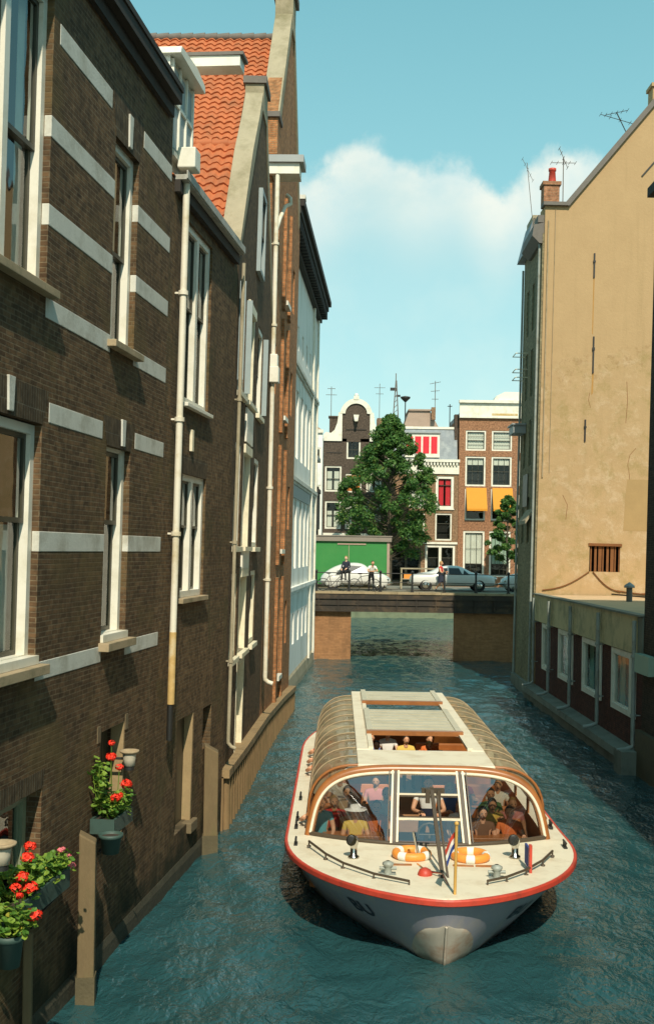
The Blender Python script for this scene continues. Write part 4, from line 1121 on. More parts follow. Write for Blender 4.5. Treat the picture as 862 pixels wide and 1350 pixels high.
# ------------------------------------------------------------------ trees
def tree(name, label, x, y, z, h, clumps, nleaf, lsize, rx, ry, group=None, crown_z0=.2, seed=3):
    rr_ = random.Random(seed)
    t = thing(name, label, 'tree', at(x, y, z), group)
    mb = MB()
    mb.tube([(0, 0, -.1), (.05, 0, h * .25), (-.05, .05, h * .55), (.1, 0, h * .9)], [h * .016, h * .013, h * .009, h * .002], 10)
    mb.build('trunk', 'bark', t)
    cs = []
    for k in range(clumps):
        f = (k + .5) / clumps
        zz = crown_z0 + (1 - crown_z0) * f ** .85
        w = math.sin(math.pi * min(1, max(.02, ((zz - crown_z0) / (1 - crown_z0)) * .86 + .12))) ** .75
        if zz > .55: w *= 1 - 1.15 * (zz - .55)
        a = k * 2.399 + rr_.uniform(-.5, .5)
        q = rr_.uniform(.25, 1.15) ** .6
        cs.append((Vector((rx * w * q * math.cos(a), ry * w * q * math.sin(a), h * zz)), rr_.uniform(.55, 1.15) * (1.05 - .45 * zz)))
    lb = MB()
    for c, s in cs:
        b = Vector((0, 0, min(h * .85, max(h * .16, c.z - .35 * Vector((c.x, c.y, 0)).length - .6))))
        lb.tube([b, b.lerp(c, .5) + Vector((0, 0, -.12)), c], [h * .0035, h * .0025, h * .001], 5, cap=False)
    lb.build('limb', 'bark', t)
    vs = []; fs = []
    for i in range(nleaf):
        c, s = cs[rr_.randrange(len(cs))]
        d = Vector((rr_.gauss(0, 1), rr_.gauss(0, 1), rr_.gauss(0, 1))).normalized() * (rr_.random() ** .45) * s * h * .066
        d.z *= .7
        p = c + d
        p.z -= .1 * (d.x * d.x + d.y * d.y)
        nrm = (Vector((d.x, d.y, abs(d.z) + .4)).normalized() * .9 + Vector((rr_.gauss(0, .55), rr_.gauss(0, .55), rr_.gauss(0, .55)))).normalized()
        u = nrm.orthogonal().normalized(); u.rotate(Matrix.Rotation(rr_.uniform(0, 6.28), 3, nrm)); v = nrm.cross(u)
        L_ = lsize * rr_.uniform(.6, 1.35); w_ = L_ * .55
        b = len(vs)
        vs += [tuple(p - u * L_), tuple(p - v * w_ + u * .1), tuple(p + u * L_ - nrm * L_ * .25), tuple(p + v * w_)]
        fs.append((b, b + 1, b + 2, b + 3))
    me = bpy.data.meshes.new('crown'); me.from_pydata(vs, [], fs); me.materials.append(M_['tree_leaf']); me.update()
    o = bpy.data.objects.new('crown', me); COL.objects.link(o); o.parent = t
    return t


tree('quay_tree', 'big green leafy tree in front of the far houses, tallest on the far quay', 5.55, 101.6, 2.6, 15.3, 175, 38000, .135, 4.45, 3.3, seed=5)
tree('quay_tree', 'small bushy tree in front of the orange awning house, half hidden by the grey house', 16.1, 101.8, 2.6, 8.3, 42, 9000, .17, 2.5, 2.0, seed=9, crown_z0=.3)

# ------------------------------------------------------------------ green site hut on the bridge
g = thing('green_hut', 'long green site hut with a flat grey roof behind the small white car', 'hut', at(-.75, 65.9, 3.7))
mb = MB(); mb.box(0, 4.35, 0, 2.3, .25, 2.72); mb.build('wall', 'container_green', g)
mb = MB(); mb.box(-.08, 4.48, -.14, 2.45, 2.72, 3.0); mb.box(-.12, 4.52, -.18, 2.5, 3.0, 3.06); mb.build('roof', 'container_roof', g)
mb = MB(); mb.box(1.35, 3.0, -.04, -.003, 2.52, 2.6); mb.box(4.22, 4.37, -.03, -.003, .25, 2.72); mb.box(2.0, 2.03, -.02, -.003, .25, 2.5); mb.build('trim', 'far_tile', g)
mb = MB(); mb.box(.1, 4.2, .2, 2.1, 0, .25); mb.build('skid', 'wet_timber', g)
# ------------------------------------------------------------------ people
POSES = {}


def skinned(name, joints, edges, radii, mats_of, root, sub=1):
    """joints: {key:(x,y,z)}; one continuous skin mesh, faces coloured by the nearest bone"""
    keys = list(joints)
    me = bpy.data.meshes.new(name)
    me.from_pydata([joints[k] for k in keys], [(keys.index(a), keys.index(b)) for a, b in edges], [])
    o = bpy.data.objects.new(name, me); COL.objects.link(o)
    o.modifiers.new('skin', 'SKIN')
    sv = me.skin_vertices[0].data
    for i, k in enumerate(keys):
        r = radii[k]; sv[i].radius = r if isinstance(r, tuple) else (r, r)
        sv[i].use_root = (k == root)
    s = o.modifiers.new('sub', 'SUBSURF'); s.levels = sub; s.render_levels = sub
    dg = bpy.context.evaluated_depsgraph_get(); dg.update()
    m2 = bpy.data.meshes.new_from_object(o.evaluated_get(dg))
    bpy.data.objects.remove(o); bpy.data.meshes.remove(me)
    segs = [(Vector(joints[a]), Vector(joints[b]), mats_of[(a, b)]) for a, b in edges]
    mi = []
    for p in m2.polygons:
        c = p.center
        best = None
        for a, b, m in segs:
            d = b - a; t = max(0, min(1, (c - a).dot(d) / max(1e-9, d.length_squared)))
            q = (c - (a + d * t)).length
            if best is None or q < best[0]: best = (q, m, t)
        m = best[1]
        if isinstance(m, tuple): m = m[0] if best[2] < m[2] else m[1]
        mi.append(m)
    vs = [tuple(v.co) for v in m2.vertices]; fs = [tuple(p.vertices) for p in m2.polygons]
    bpy.data.meshes.remove(m2)
    return vs, fs, mi


# material slots of a body: 0 top, 1 lower wear, 2 skin, 3 shoes, 4 dark features
def body_mesh(name, J, sleeve=.45, short=False, skirt=False, look=(0, -1, 0), nod=0.):
    """J gives pelvis, chest, neck, head centre, sh/el/wr L+R, hip/kn/an/toe L+R"""
    E = [('pelvis', 'waist'), ('waist', 'chest'), ('chest', 'neck')]
    mats = {E[0]: 1, E[1]: 0, E[2]: 0}
    rads = {'pelvis': (.135, .105), 'waist': (.125, .095), 'chest': (.155, .11), 'neck': .052}
    for s in 'LR':
        for a, b, m in (('chest', 'sh', 0), ('sh', 'el', (0, 2, sleeve) if sleeve < 1 else 0), ('el', 'wr', 2 if sleeve <= 1 else 0), ('pelvis', 'hip', 1), ('hip', 'kn', (1, 2, .45) if short or skirt else 1),
                        ('kn', 'an', 2 if short or skirt else 1), ('an', 'toe', 3)):
            A = a if a in ('chest', 'pelvis') else a + s
            E.append((A, b + s)); mats[(A, b + s)] = m
        rads.update({'sh' + s: .062, 'el' + s: .043, 'wr' + s: .03, 'hip' + s: .09 if not skirt else .105, 'kn' + s: .06 if not skirt else .066, 'an' + s: .042, 'toe' + s: .038})
    J = dict(J); J['waist'] = tuple((Vector(J['pelvis']) * .55 + Vector(J['chest']) * .45))
    head = Vector(J.pop('head'))
    vs, fs, mi = skinned(name, J, E, rads, mats, 'pelvis')
    mb = MB(); mb.v = vs; mb.f = [list(f) for f in fs]; mb.m = mi; mb.s = [True] * len(fs)
    # neck and head with a face
    f = Vector(look).normalized()
    rot = Vector((0, -1, 0)).rotation_difference(f).to_matrix() @ Matrix.Rotation(nod, 3, 'X')
    mb.tube([Vector(J['neck']) + Vector((0, 0, -.05)), head + rot @ Vector((0, .02, -.06))], [.058, .05], 10, 2)

    def hp(u, v):
        th, ph = u * 2 * math.pi, v * math.pi
        x, y, z = math.sin(ph) * math.sin(th), -math.sin(ph) * math.cos(th), -math.cos(ph)
        y *= 1.16 if y > 0 else 1.02
        if z < 0: x *= 1 - .28 * z * z; y = y * (1 - .12 * z * z)
        z *= 1.0
        return head + rot @ Vector((x * .077, y * .092, z * .118))
    mb.grid(hp, 16, 12, 2)
    for q in (-1, 1):
        mb.ball(head + rot @ Vector((q * .078, .012, -.005)), .028, 6, 2, .35, .8, 1.1)
        mb.ball(head + rot @ Vector((q * .03, -.083, .008)), .013, 6, 4, 1.2, .6, .7)
        mb.box(0, 0, 0, 0, 0, 0, 4) if False else None
    nb = [head + rot @ Vector(p) for p in ((0, -.088, .012), (0, -.105, -.01), (0, -.114, -.026), (0, -.094, -.034))]
    mb.tube(nb, [.007, .011, .015, .008], 6, 2)
    mb.tube([head + rot @ Vector(p) for p in ((-.024, -.083, -.062), (0, -.092, -.062), (.024, -.083, -.062))], .006, 5, 4)
    # hands: palm, four unequal fingers and a thumb, lightly curled
    for s, q in (('L', -1), ('R', 1)):
        w = Vector(J['wr' + s]); d = (w - Vector(J['el' + s])).normalized()
        side = d.cross(Vector((0, 0, 1)))
        if side.length < .1: side = Vector((1, 0, 0))
        side.normalize(); nrm = side.cross(d)
        if nrm.z < 0: nrm = -nrm
        mb.tube([w - d * .02, w + d * .04, w + d * .085], [.026, .036, .032], 8, 2)
        for k, ln in enumerate((.062, .075, .07, .055)):
            o = w + d * .075 + side * ((k - 1.5) * .018)
            mb.tube([o, o + d * ln * .5 - nrm * .006, o + d * ln * .85 - nrm * .024, o + d * ln - nrm * .045], [.0095, .009, .008, .006], 6, 2)
        tside = side * (-q)
        o = w + d * .03 + tside * .022
        mb.tube([o, o + d * .03 + tside * .03 - nrm * .01, o + d * .062 + tside * .032 - nrm * .025], [.013, .011, .008], 6, 2)
    if skirt:
        pv = Vector(J['pelvis']); kn = (Vector(J['knL']) + Vector(J['knR'])) / 2
        mb.tube([pv + Vector((0, 0, .12)), pv + Vector((0, 0, -.02)), pv.lerp(kn, .55), pv.lerp(kn, .9)], [.13, .17, .2, .23], 14, 1, cap=False)
    return mb, head, rot


def hair_mesh(head, rot, kind):
    mb = MB()
    if kind == 'hat':
        mb.lathe([(.2, .05), (.19, .055), (.1, .065), (.096, .13), (.06, .15), (.001, .152)], head, 14, 0, rot)
        return mb

    def hp(u, v):
        th = u * 2 * math.pi
        front = -math.cos(th)          # -1 in front, +1 behind
        low = {'short': .53 - .2 * front * (1 if front > 0 else .55), 'long': .40 - .34 * front, 'bald': .3}[kind]
        low = max(.10, min(.86, low if kind != 'short' else (.60 + .02 - .32 * max(0, front) + .14 * max(0, -front))))
        ph = math.pi * (low + (1 - low) * v)
        x, y, z = math.sin(ph) * math.sin(th), -math.sin(ph) * math.cos(th), -math.cos(ph)
        y *= 1.18 if y > 0 else 1.04
        bump = 1 + .03 * math.sin(7 * th) * (1 - v)
        return head + rot @ Vector((x * .087 * bump, y * .1 * bump, z * .128 + .004))
    mb.grid(hp, 18, 8, 0)
    return mb


def seat_pose(lean=0., aL=(-.2, -.3, .12), aR=(.2, -.3, .12), eL=None, eR=None, twist=0.):
    c = (0, .02 - lean, .42)
    J = dict(pelvis=(0, 0, 0), chest=c, neck=(c[0], c[1] - .01 - lean * .2, .53), head=(c[0] + twist, c[1] - .03 - lean * .3, .665))
    J['shL'] = (c[0] - .175, c[1], .455); J['shR'] = (c[0] + .175, c[1], .455)
    J['elL'] = eL or (-.24, c[1] - .06, .19); J['elR'] = eR or (.24, c[1] - .06, .19)
    J['wrL'] = aL; J['wrR'] = aR
    for s, q in (('L', -1), ('R', 1)):
        J['hip' + s] = (q * .09, -.03, -.02); J['kn' + s] = (q * .11, -.44, .02); J['an' + s] = (q * .11, -.42, -.4); J['toe' + s] = (q * .12, -.56, -.44)
    return J


PROTO = {}


def person(label, M, pose, top, low='navy', skin='skin', hair='hair_dark', kind='short', sleeve=.45, short=False, skirt=False, look=(0, -1, 0), nod=0., key=None, group=None):
    key = key or repr((pose, sleeve, short, skirt, look, nod))
    if key not in PROTO:
        mb, head, rot = body_mesh('body', pose, sleeve, short, skirt, look, nod)
        PROTO[key] = (mb.mesh('body', ['cloth_white', 'cloth_navy', 'skin', 'cloth_black', 'hair_dark']), head, rot, {})
    me, head, rot, hs = PROTO[key]
    if kind not in hs:
        hs[kind] = hair_mesh(head, rot, kind).mesh('hair', ['hair_dark'])
    o = bpy.data.objects.new('person', me); COL.objects.link(o); o.matrix_world = M
    for i, mname in enumerate(('cloth_' + top, 'cloth_' + low, skin, 'cloth_black', 'hair_dark')):
        o.material_slots[i].link = 'OBJECT'; o.material_slots[i].material = M_[mname]
    h = bpy.data.objects.new('hat' if kind == 'hat' else 'hair', hs[kind]); COL.objects.link(h); h.parent = o
    h.material_slots[0].link = 'OBJECT'; h.material_slots[0].material = M_[hair]
    return tag(o, label, 'person', group)


# ------------------------------------------------------------------ cars on the bridge
def wheel(parent, x, y, r, hub='chrome'):
    mb = MB(); pts = [(x + r * .84 * math.cos(a * math.pi / 10), y, r + r * .84 * math.sin(a * math.pi / 10)) for a in range(20)]
    mb.tube(pts, r * .2, 8, closed=True); t = mb.build('wheel', 'tyre', parent)
    mb = MB(); s = -1 if y < 0 else 1
    Mx = Matrix.Rotation(rad(90), 3, 'X')
    mb.lathe([(r * .66, 0), (r * .62, s * -.05), (r * .3, s * -.09), (.001, s * -.1)], (x, y, r), 14, 0, Mx); mb.build('hubcap', hub, t)
    mb = MB(); mb.ball((x, y * .93, r), r * .9, 10, 0, 1, .2, 1); mb.build('arch_shadow', 'tyre', t) if False else None


def car(label, M, stations, belt_top, wheels, wr, paint, glass_x, lights, name='parked_car', fenders=()):
    t = thing(name, label, 'car', M)
    mb = MB(); n = None; rows = []
    for x, hw, zb, zt, hwt, zl in stations:
        half = [(hw * .86, zl), (hw, zl + .14), (hw * 1.0, (zl + zb) / 2 + .06), (hw * .97, zb), (hwt, zt - (zt - zb) * .16), (hwt * .8, zt), (hwt * .35, zt + .025)]
        rows.append([(x, -y, z) for y, z in half] + [(x, y, z) for y, z in half[::-1]])
    k = len(rows[0])
    vs = [p for r in rows for p in r]
    fs = [(i * k + j, i * k + (j + 1) % k, (i + 1) * k + (j + 1) % k, (i + 1) * k + j) for i in range(len(rows) - 1) for j in range(k)]
    fs += [tuple(range(k))[::-1], tuple((len(rows) - 1) * k + j for j in range(k))]
    mb.add(vs, fs, 0, True)
    for (fx, fy, fz, rx, ry, rz) in fenders:
        for s in (-1, 1): mb.ball((fx, fy * s, fz), 1, 12, 0, rx, ry, rz)
    body = mb.build('body', paint, t)
    sbs = body.modifiers.new('sub', 'SUBSURF'); sbs.levels = 1; sbs.render_levels = 1

    def side(x, f, s, off=.012):      # a point on the greenhouse side
        for i in range(len(stations) - 1):
            a, b = stations[i], stations[i + 1]
            if a[0] <= x <= b[0]:
                q = (x - a[0]) / (b[0] - a[0])
                A = [a[j] + (b[j] - a[j]) * q for j in range(6)]
                y0, z0, y1, z1 = A[1] * .97, A[2], A[4], A[3] - (A[3] - A[2]) * .16
                return (x, s * (y0 + (y1 - y0) * f + off), z0 + (z1 - z0) * f)
    for s in (-1, 1):
        for poly in glass_x:
            g = MB(); pts = [side(x, f, s) for x, f in poly]
            g.add(pts, [tuple(range(len(pts)))]); g.build('side_window', 'car_glass', t)
    for x in wheels:
        for s in (-1, 1): wheel(t, x, s * (stations[3][1] - .07), wr)
    for x, y, z, r in lights:
        for s in (-1, 1):
            mb = MB(); mb.ball((x, s * y, z), r, 8); mb.build('headlight', 'chrome', t)
    x0, x1 = stations[0][0], stations[-1][0]
    for nm, x, d in (('front_bumper', x1, .06), ('rear_bumper', x0, -.06)):
        mb = MB(); w = .72; mb.tube([(x - d * 2, -w, .42), (x + d, -w * .8, .42), (x + d * 1.3, 0, .42), (x + d, w * .8, .42), (x - d * 2, w, .42)], .05, 6); mb.build(nm, 'chrome', t)
    return t


beetle = [(-2.0, .45, .5, .62, .3, .32), (-1.85, .62, .62, .86, .45, .28), (-1.45, .72, .78, 1.15, .55, .26), (-.95, .76, .86, 1.38, .55, .26), (-.4, .77, .9, 1.49, .56, .26), (.1, .77, .9, 1.5, .56, .26),
          (.5, .76, .9, 1.4, .54, .26), (.78, .74, .9, 1.08, .56, .26), (1.2, .68, .82, .98, .5, .28), (1.65, .58, .7, .84, .4, .3), (1.95, .42, .52, .62, .28, .34)]
bg = [[(-1.15, .08), (-.55, .08), (-.55, .92), (-.8, .9)], [(-.42, .08), (.62, .08), (.36, .92), (-.42, .95)]]
bf = [(1.28, .62, .5, .52, .2, .42), (-1.3, .64, .5, .5, .2, .42)]
car('small white rounded car parked in front of the green hut', at(1.65, 63.7, 3.7), beetle, 0, (1.28, -1.3), .31, 'car_white', bg, [(1.72, .62, .62, .1)], fenders=bf)
car('white rounded car at the right end of the bridge, only its nose showing', at(11.75, 64.4, 3.7, rad(180)), beetle, 0, (1.28, -1.3), .31, 'car_white', bg, [(1.72, .62, .62, .1)], fenders=bf)
sedan = [(-2.35, .72, .66, .72, .5, .34), (-2.2, .82, .84, .92, .62, .28), (-1.5, .85, .9, 1.0, .66, .26), (-1.1, .85, .92, 1.06, .64, .26), (-.75, .85, .93, 1.38, .58, .26), (.1, .85, .93, 1.42, .58, .26),
         (.55, .85, .93, 1.38, .57, .26), (1.05, .85, .92, 1.02, .64, .26), (1.6, .84, .9, .97, .64, .26), (2.25, .8, .84, .9, .6, .28), (2.4, .72, .68, .76, .5, .34)]
sg = [[(-.95, .1), (-.3, .1), (-.3, .92), (-.66, .9)], [(-.22, .1), (.5, .1), (.34, .92), (-.22, .92)], [(.58, .12), (.92, .12), (.62, .8)]]
car('long pale grey saloon car parked on the bridge behind the woman', at(7.0, 63.9, 3.7), sedan, 0, (1.45, -1.5), .33, 'car_grey', sg, [(2.36, .6, .72, .1)])

# bicycles against the railing
def bicycle(label, M, group='bicycles leaning on the bridge railing'):
    t = thing('bicycle', label, 'bicycle', M, group)
    for x in (-.53, .53):
        mb = MB(); mb.tube([(x + .33 * math.cos(a * math.pi / 12), 0, .35 + .33 * math.sin(a * math.pi / 12)) for a in range(24)], .02, 6, closed=True)
        w = mb.build('wheel', 'tyre', t)
        mb = MB()
        for k in range(8):
            a = k * math.pi / 4; mb.tube([(x, 0, .35), (x + .32 * math.cos(a), 0, .35 + .32 * math.sin(a))], .004, 4)
        mb.build('spokes', 'chrome', w)
    mb = MB()
    for p, q in (((-.53, 0, .35), (-.08, 0, .3)), ((-.53, 0, .35), (-.2, 0, .82)), ((-.08, 0, .3), (-.22, 0, .92)), ((-.08, 0, .3), (.38, 0, .78)), ((-.2, 0, .8), (.36, 0, .9)), ((.34, 0, 1.0), (.53, 0, .35))):
        mb.tube([p, q], .018, 6)
    mb.build('frame', 'iron', t)
    mb = MB(); mb.tube([(.2, -.27, 1.08), (.36, -.22, 1.1), (.36, .22, 1.1), (.2, .27, 1.08)], .014, 6); mb.tube([(.34, 0, .98), (.36, 0, 1.1)], .014, 6); mb.build('handlebar', 'chrome', t)
    mb = MB(); mb.ball((-.24, 0, .97), .12, 8, 0, 1.1, .7, .35); mb.build('saddle', 'mast_dark', t)
    return t


bk = bicycle('dark bicycle on the railing by the rear wheel of the small white car', at(.35, 61.75, 3.68) @ Matrix.Rotation(rad(-6), 4, 'X'))
b2 = copy_tree(bk); b2.matrix_world = at(2.05, 61.72, 3.68) @ Matrix.Rotation(rad(-6), 4, 'X'); b2['label'] = 'dark bicycle leaning on the railing between the two men'
st = thing('wooden_stand', 'pale slatted wooden stand on the bridge behind the pale saloon', 'stand', at(4.9, 66.2, 3.7))
mb = MB(); mb.box(-.6, 1.4, 0, .8, 1.15, 1.22); mb.box(-.5, 1.3, .05, .7, .55, .6); mb.build('shelf', 'coping_stone', st)
for x in (-.55, 1.35):
    for y in (0, .7):
        mb = MB(); mb.box(x - .04, x + .04, y, y + .08, 0, 1.15); mb.build('leg', 'coping_stone', st)
mb = MB(); mb.box(-.4, .2, .1, .5, .6, .85); mb.build('crate', 'buoy_orange', st)

# people on the bridge
sit = seat_pose(lean=.02, aL=(-.16, -.25, .1), aR=(.12, -.2, .12))
for k in ('anL', 'anR'): sit[k] = (sit[k][0], -.3, -.46)
for k in ('toeL', 'toeR'): sit[k] = (sit[k][0], -.43, -.52)
sit['knL'] = (-.1, -.36, -.06); sit['knR'] = (.1, -.36, -.05)
person('man in a dark suit sitting on the bridge railing', at(1.05, 61.38, 4.8, rad(-25)), sit, 'navy', 'black', 'skin_pale', 'hair_blond', sleeve=2, key='rail_sit')
lean = dict(pelvis=(0, .14, .9), chest=(0, -.06, 1.28), neck=(0, -.13, 1.38), head=(0, -.19, 1.52), shL=(-.18, -.07, 1.32), shR=(.18, -.07, 1.32), elL=(-.27, -.2, 1.08), elR=(.27, -.2, 1.08),
            wrL=(-.08, -.34, 1.08), wrR=(.1, -.34, 1.1), hipL=(-.09, .14, .86), hipR=(.09, .14, .86), knL=(-.11, .1, .48), knR=(.11, .06, .48), anL=(-.12, .16, .09), anR=(.12, .1, .09), toeL=(-.14, .02, .04), toeR=(.14, -.05, .04))
person('man in a white shirt leaning forward on his folded arms at the bridge railing', at(2.45, 61.78, 3.7, rad(12)), lean, 'white', 'black', 'skin', 'hair_dark', sleeve=.5, key='rail_lean')
walk = dict(pelvis=(0, 0, .9), chest=(0, .03, 1.28), neck=(0, .03, 1.4), head=(0, -.0, 1.56), shL=(-.16, .03, 1.33), shR=(.16, .03, 1.33), elL=(-.24, -.08, 1.08), elR=(.22, -.05, 1.08), wrL=(-.16, -.3, 1.05), wrR=(.12, -.27, 1.1),
            hipL=(-.08, 0, .86), hipR=(.08, 0, .86), knL=(-.09, -.16, .49), knR=(.09, .08, .46), anL=(-.09, -.22, .09), anR=(.09, .36, .17), toeL=(-.1, -.35, .04), toeR=(.1, .28, .05))
person('woman in a red and navy dress walking along the bridge with bare legs', at(6.25, 62.2, 3.7, rad(60)), walk, 'red', 'navy', 'skin', 'hair_blond', 'long', sleeve=.2, skirt=True, key='walk')
# ------------------------------------------------------------------ the tour boat (x across, y aft from the bow tip, z above the water)
BM = at(1.75, 15.73, 0, -.01)
bt = thing('canal_tour_boat', 'long cream and blue glass roofed tour boat with red rubbing strake on the canal', 'boat', BM)
LB = 16.2


def taper(y): return 1 if y < 12.5 else 1 - .24 * ((y - 12.5) / 3.7) ** 2


def hwD(d): return 2.4 * max(0, 1 - (1 - min(d, 3.8) / 3.8) ** 2.2) ** .62 * taper(d)


def hwW(d): return 2.2 * max(0, 1 - (1 - min(d, 5) / 5) ** 1.6) ** .9 * taper(d)


def zD(y): return 1.06 - .1 * min(1, max(0, y) / 4.5)


def hull(t, s, side, off=0.):
    y0 = .5 * min(t, 1.3) ** .85
    y = y0 + (LB - .25 * t - y0) * s
    d = y - y0
    tt = min(t, 1.25)
    hw = hwD(d) * (1 - tt) + hwW(d) * tt
    return (side * (hw + off), y - off * .6 * max(0, 1 - d / 1.2), zD(y) * (1 - t))


SS = [(i / 46) ** 2.1 for i in range(47)]
mb = MB()
T_ = [0, .12, .28, .45, .62, .8, 1, 1.3]
for side in (-1, 1):
    vs = [hull(t, s, side) for t in T_ for s in SS]
    n = len(SS)
    mb.add(vs, [(j * n + i, j * n + i + 1, (j + 1) * n + i + 1, (j + 1) * n + i) for j in range(len(T_) - 1) for i in range(n - 1)], 0, True)
tr = [hull(t, 1, 1) for t in T_] + [hull(t, 1, -1) for t in T_[::-1]]
mb.add(tr, [tuple(range(len(tr)))])
hl = mb.build('hull', 'boat_blue', bt)
mb = MB()      # pale worn plate at the stem
for side in (-1, 1):
    def bp(u, v, side=side):
        t = .38 + .87 * v
        dm = .44 * min(1, (v / .62)) ** .75 * (1 - .5 * max(0, v - .6))
        y0 = .5 * t ** .85
        d = dm * u
        tt = min(t, 1.25)
        hw = hwD(d) * (1 - tt) + hwW(d) * tt
        return (side * (hw + .012), y0 + d - .014 * (1 - u * .5), zD(0) * (1 - t))
    mb.grid(bp, 8, 10)
mb.build('bow_plate', 'bow_plate', hl)
mb = MB(); mb.tube([(0, .5 * t ** .85 - .02, zD(0) * (1 - t)) for t in (.4, .55, .75, 1.0, 1.2)], .022, 6); mb.build('stem_bar', 'bow_plate', hl)


def on_hull(a, b, side, off=.012):      # a = metres aft of the stem, b = share of the height below the deck
    y0 = .5 * b ** .85
    hw = hwD(a) * (1 - b) + hwW(a) * b
    return (side * (hw + off), y0 + a - off * .5, zD(y0 + a) * (1 - b))


def hull_text(txt, a0, b0, size, side, mat='lettering'):
    cu = bpy.data.curves.new('t', 'FONT'); cu.body = txt; cu.size = 1; cu.offset = .02
    o = bpy.data.objects.new('t', cu); COL.objects.link(o)
    dg = bpy.context.evaluated_depsgraph_get(); dg.update()
    me = bpy.data.meshes.new_from_object(o.evaluated_get(dg))
    w = max(v.co.x for v in me.vertices)
    mb = MB()
    vs = [on_hull(a0 + side * (v.co.x - w / 2) * size, b0 - (v.co.y - .35) * size * .85, side) for v in me.vertices]
    mb.add(vs, [tuple(p.vertices) for p in me.polygons])
    bpy.data.objects.remove(o); bpy.data.meshes.remove(me)
    return mb.build('lettering', mat, hl, recalc=False)


hull_text('BU', .95, .42, .34, -1)
hull_text('BU', .95, .42, .34, 1)
# red rubbing strake
mb = MB()
sec = [(-.02, .024), (.02, .024), (.034, .004), (.034, -.06), (.015, -.075), (-.02, -.075)]
for side in (-1, 1):
    vs = []
    for s in SS:
        y = LB * s; h = hwD(y); ff = min(1, h / .35)
        for o, dz in sec:
            vs.append((side * (h + o * ff), y - o * max(0, 1 - y / .8), zD(y) + dz))
    k = len(sec)
    mb.add(vs, [(i * k + j, i * k + (j + 1) % k, (i + 1) * k + (j + 1) % k, (i + 1) * k + j) for i in range(len(SS) - 1) for j in range(k)], 0, False)
mb.build('rubbing_strake', 'red_paint', bt)


def hole(y):      # half width of the cabin opening in the deck
    if y < 3.07: return 0.
    if y < 3.72: return 2.0 * math.sqrt((y - 3.07) / .65)
    if y < 13.6: return 2.0 + .05 * min(1, (y - 3.72))
    return 2.05 * math.sqrt(max(0, 1 - ((y - 13.6) / 1.35) ** 2))


ys = sorted({*[LB * s for s in SS], *[3.07 + .65 * (i / 10) ** 2 for i in range(11)], *[13.6 + 1.35 * math.sin(i * math.pi / 20) for i in range(11)]})
mb = MB()
for side in (-1, 1):
    vs = []
    for y in ys:
        h0, h1 = hole(y), hwD(y) + .0
        for f in (0, .5, 1):
            vs.append((side * (h0 + (h1 - h0) * f), y, zD(y) + .022 + .02 * (1 - f)))
    mb.add(vs, [(i * 3 + j, i * 3 + j + 1, (i + 1) * 3 + j + 1, (i + 1) * 3 + j) for i in range(len(ys) - 1) for j in range(2)], 0, False)
mb.build('deck', 'boat_cream', bt)
hy = [y for y in ys if 3.07 <= y <= 14.95]
mb = MB()
for side in (-1, 1):
    vs = [(side * hole(y), y, z) for y in hy for z in (zD(y) + .04, .14)]
    mb.add(vs, [(i * 2, i * 2 + 1, i * 2 + 3, i * 2 + 2) for i in range(len(hy) - 1)], 0, True)
    vs = [(side * hole(y) * f, y, .14) for y in hy for f in (0, 1)]
    mb.add(vs, [(i * 2, i * 2 + 1, i * 2 + 3, i * 2 + 2) for i in range(len(hy) - 1)], 1)
mb.build('cabin_well', ['varnish', 'boat_floor'], bt)


# windscreen: ruled between the bowed foot on deck and an upright arch
def arch(a):      # a in [-1, 1] along the arch, rounded shoulders
    ph = a * math.pi / 2
    e = 2 / 4.2
    ax = math.copysign(abs(math.sin(ph)) ** e, a); az = abs(math.cos(ph)) ** e
    x = 2.02 * ax * (1 - .10 * az)
    return Vector((x, 3.74 + .2 * az, 1.0 + 1.12 * az)), ax, az


def foot(a):
    p, ax, az = arch(a)
    x = 2.0 * ax
    return Vector((x, 3.08 + .65 * ax * ax, 1.05))


def ws(a, t): return foot(a).lerp(arch(a)[0], t)


def a_at(x):      # arch parameter whose foot sits at x
    return math.copysign(math.asin((abs(x) / 2.0) ** 2.1) * 2 / math.pi, x)


aM = a_at(.6)
panes = [(-.999, -aM, 0, 1), (aM, .999, 0, 1), (-aM, aM, .66, 1), (-aM, aM, .0, .33)]
for a0, a1, t0, t1 in panes:
    mb = MB(); mb.grid(lambda u, v: ws(a0 + (a1 - a0) * u, t0 + .01 + (t1 - t0 - .02) * v), 28, 6); mb.build('windscreen_pane', 'boat_glass', bt, recalc=False)
mb = MB(); mb.tube([arch(-1 + 2 * i / 60)[0] + Vector((0, .03, 0)) for i in range(61)], .085, 10); af = mb.build('windscreen_arch', 'varnish', bt)
mb = MB(); mb.tube([arch(-.995 + 1.99 * i / 60)[0] * 1 + Vector((0, -.05, -.045)) for i in range(61)], .028, 8); mb.build('arch_trim', 'boat_cream', af)
mb = MB(); mb.tube([foot(-1 + 2 * i / 60) + Vector((0, -.01, -.0)) for i in range(61)], .04, 8); mb.build('windscreen_sill', 'mast_dark', bt)
mb = MB()
for x in (-.6, .6):
    a = a_at(x)
    for dx, w in ((-.05, .034), (.05, .034)):
        p, q = ws(a, 0), ws(a, 1); mb.bar(p + Vector((dx, -.02, 0)), q + Vector((dx, -.02, 0)), w, .06)
for t in (.66, .33):
    p, q = ws(-aM, t), ws(aM, t); mb.bar(p + Vector((0, -.015, 0)), q + Vector((0, -.015, 0)), .036, .04)
wf = mb.build('windscreen_frame', 'boat_cream', bt)
mb = MB()
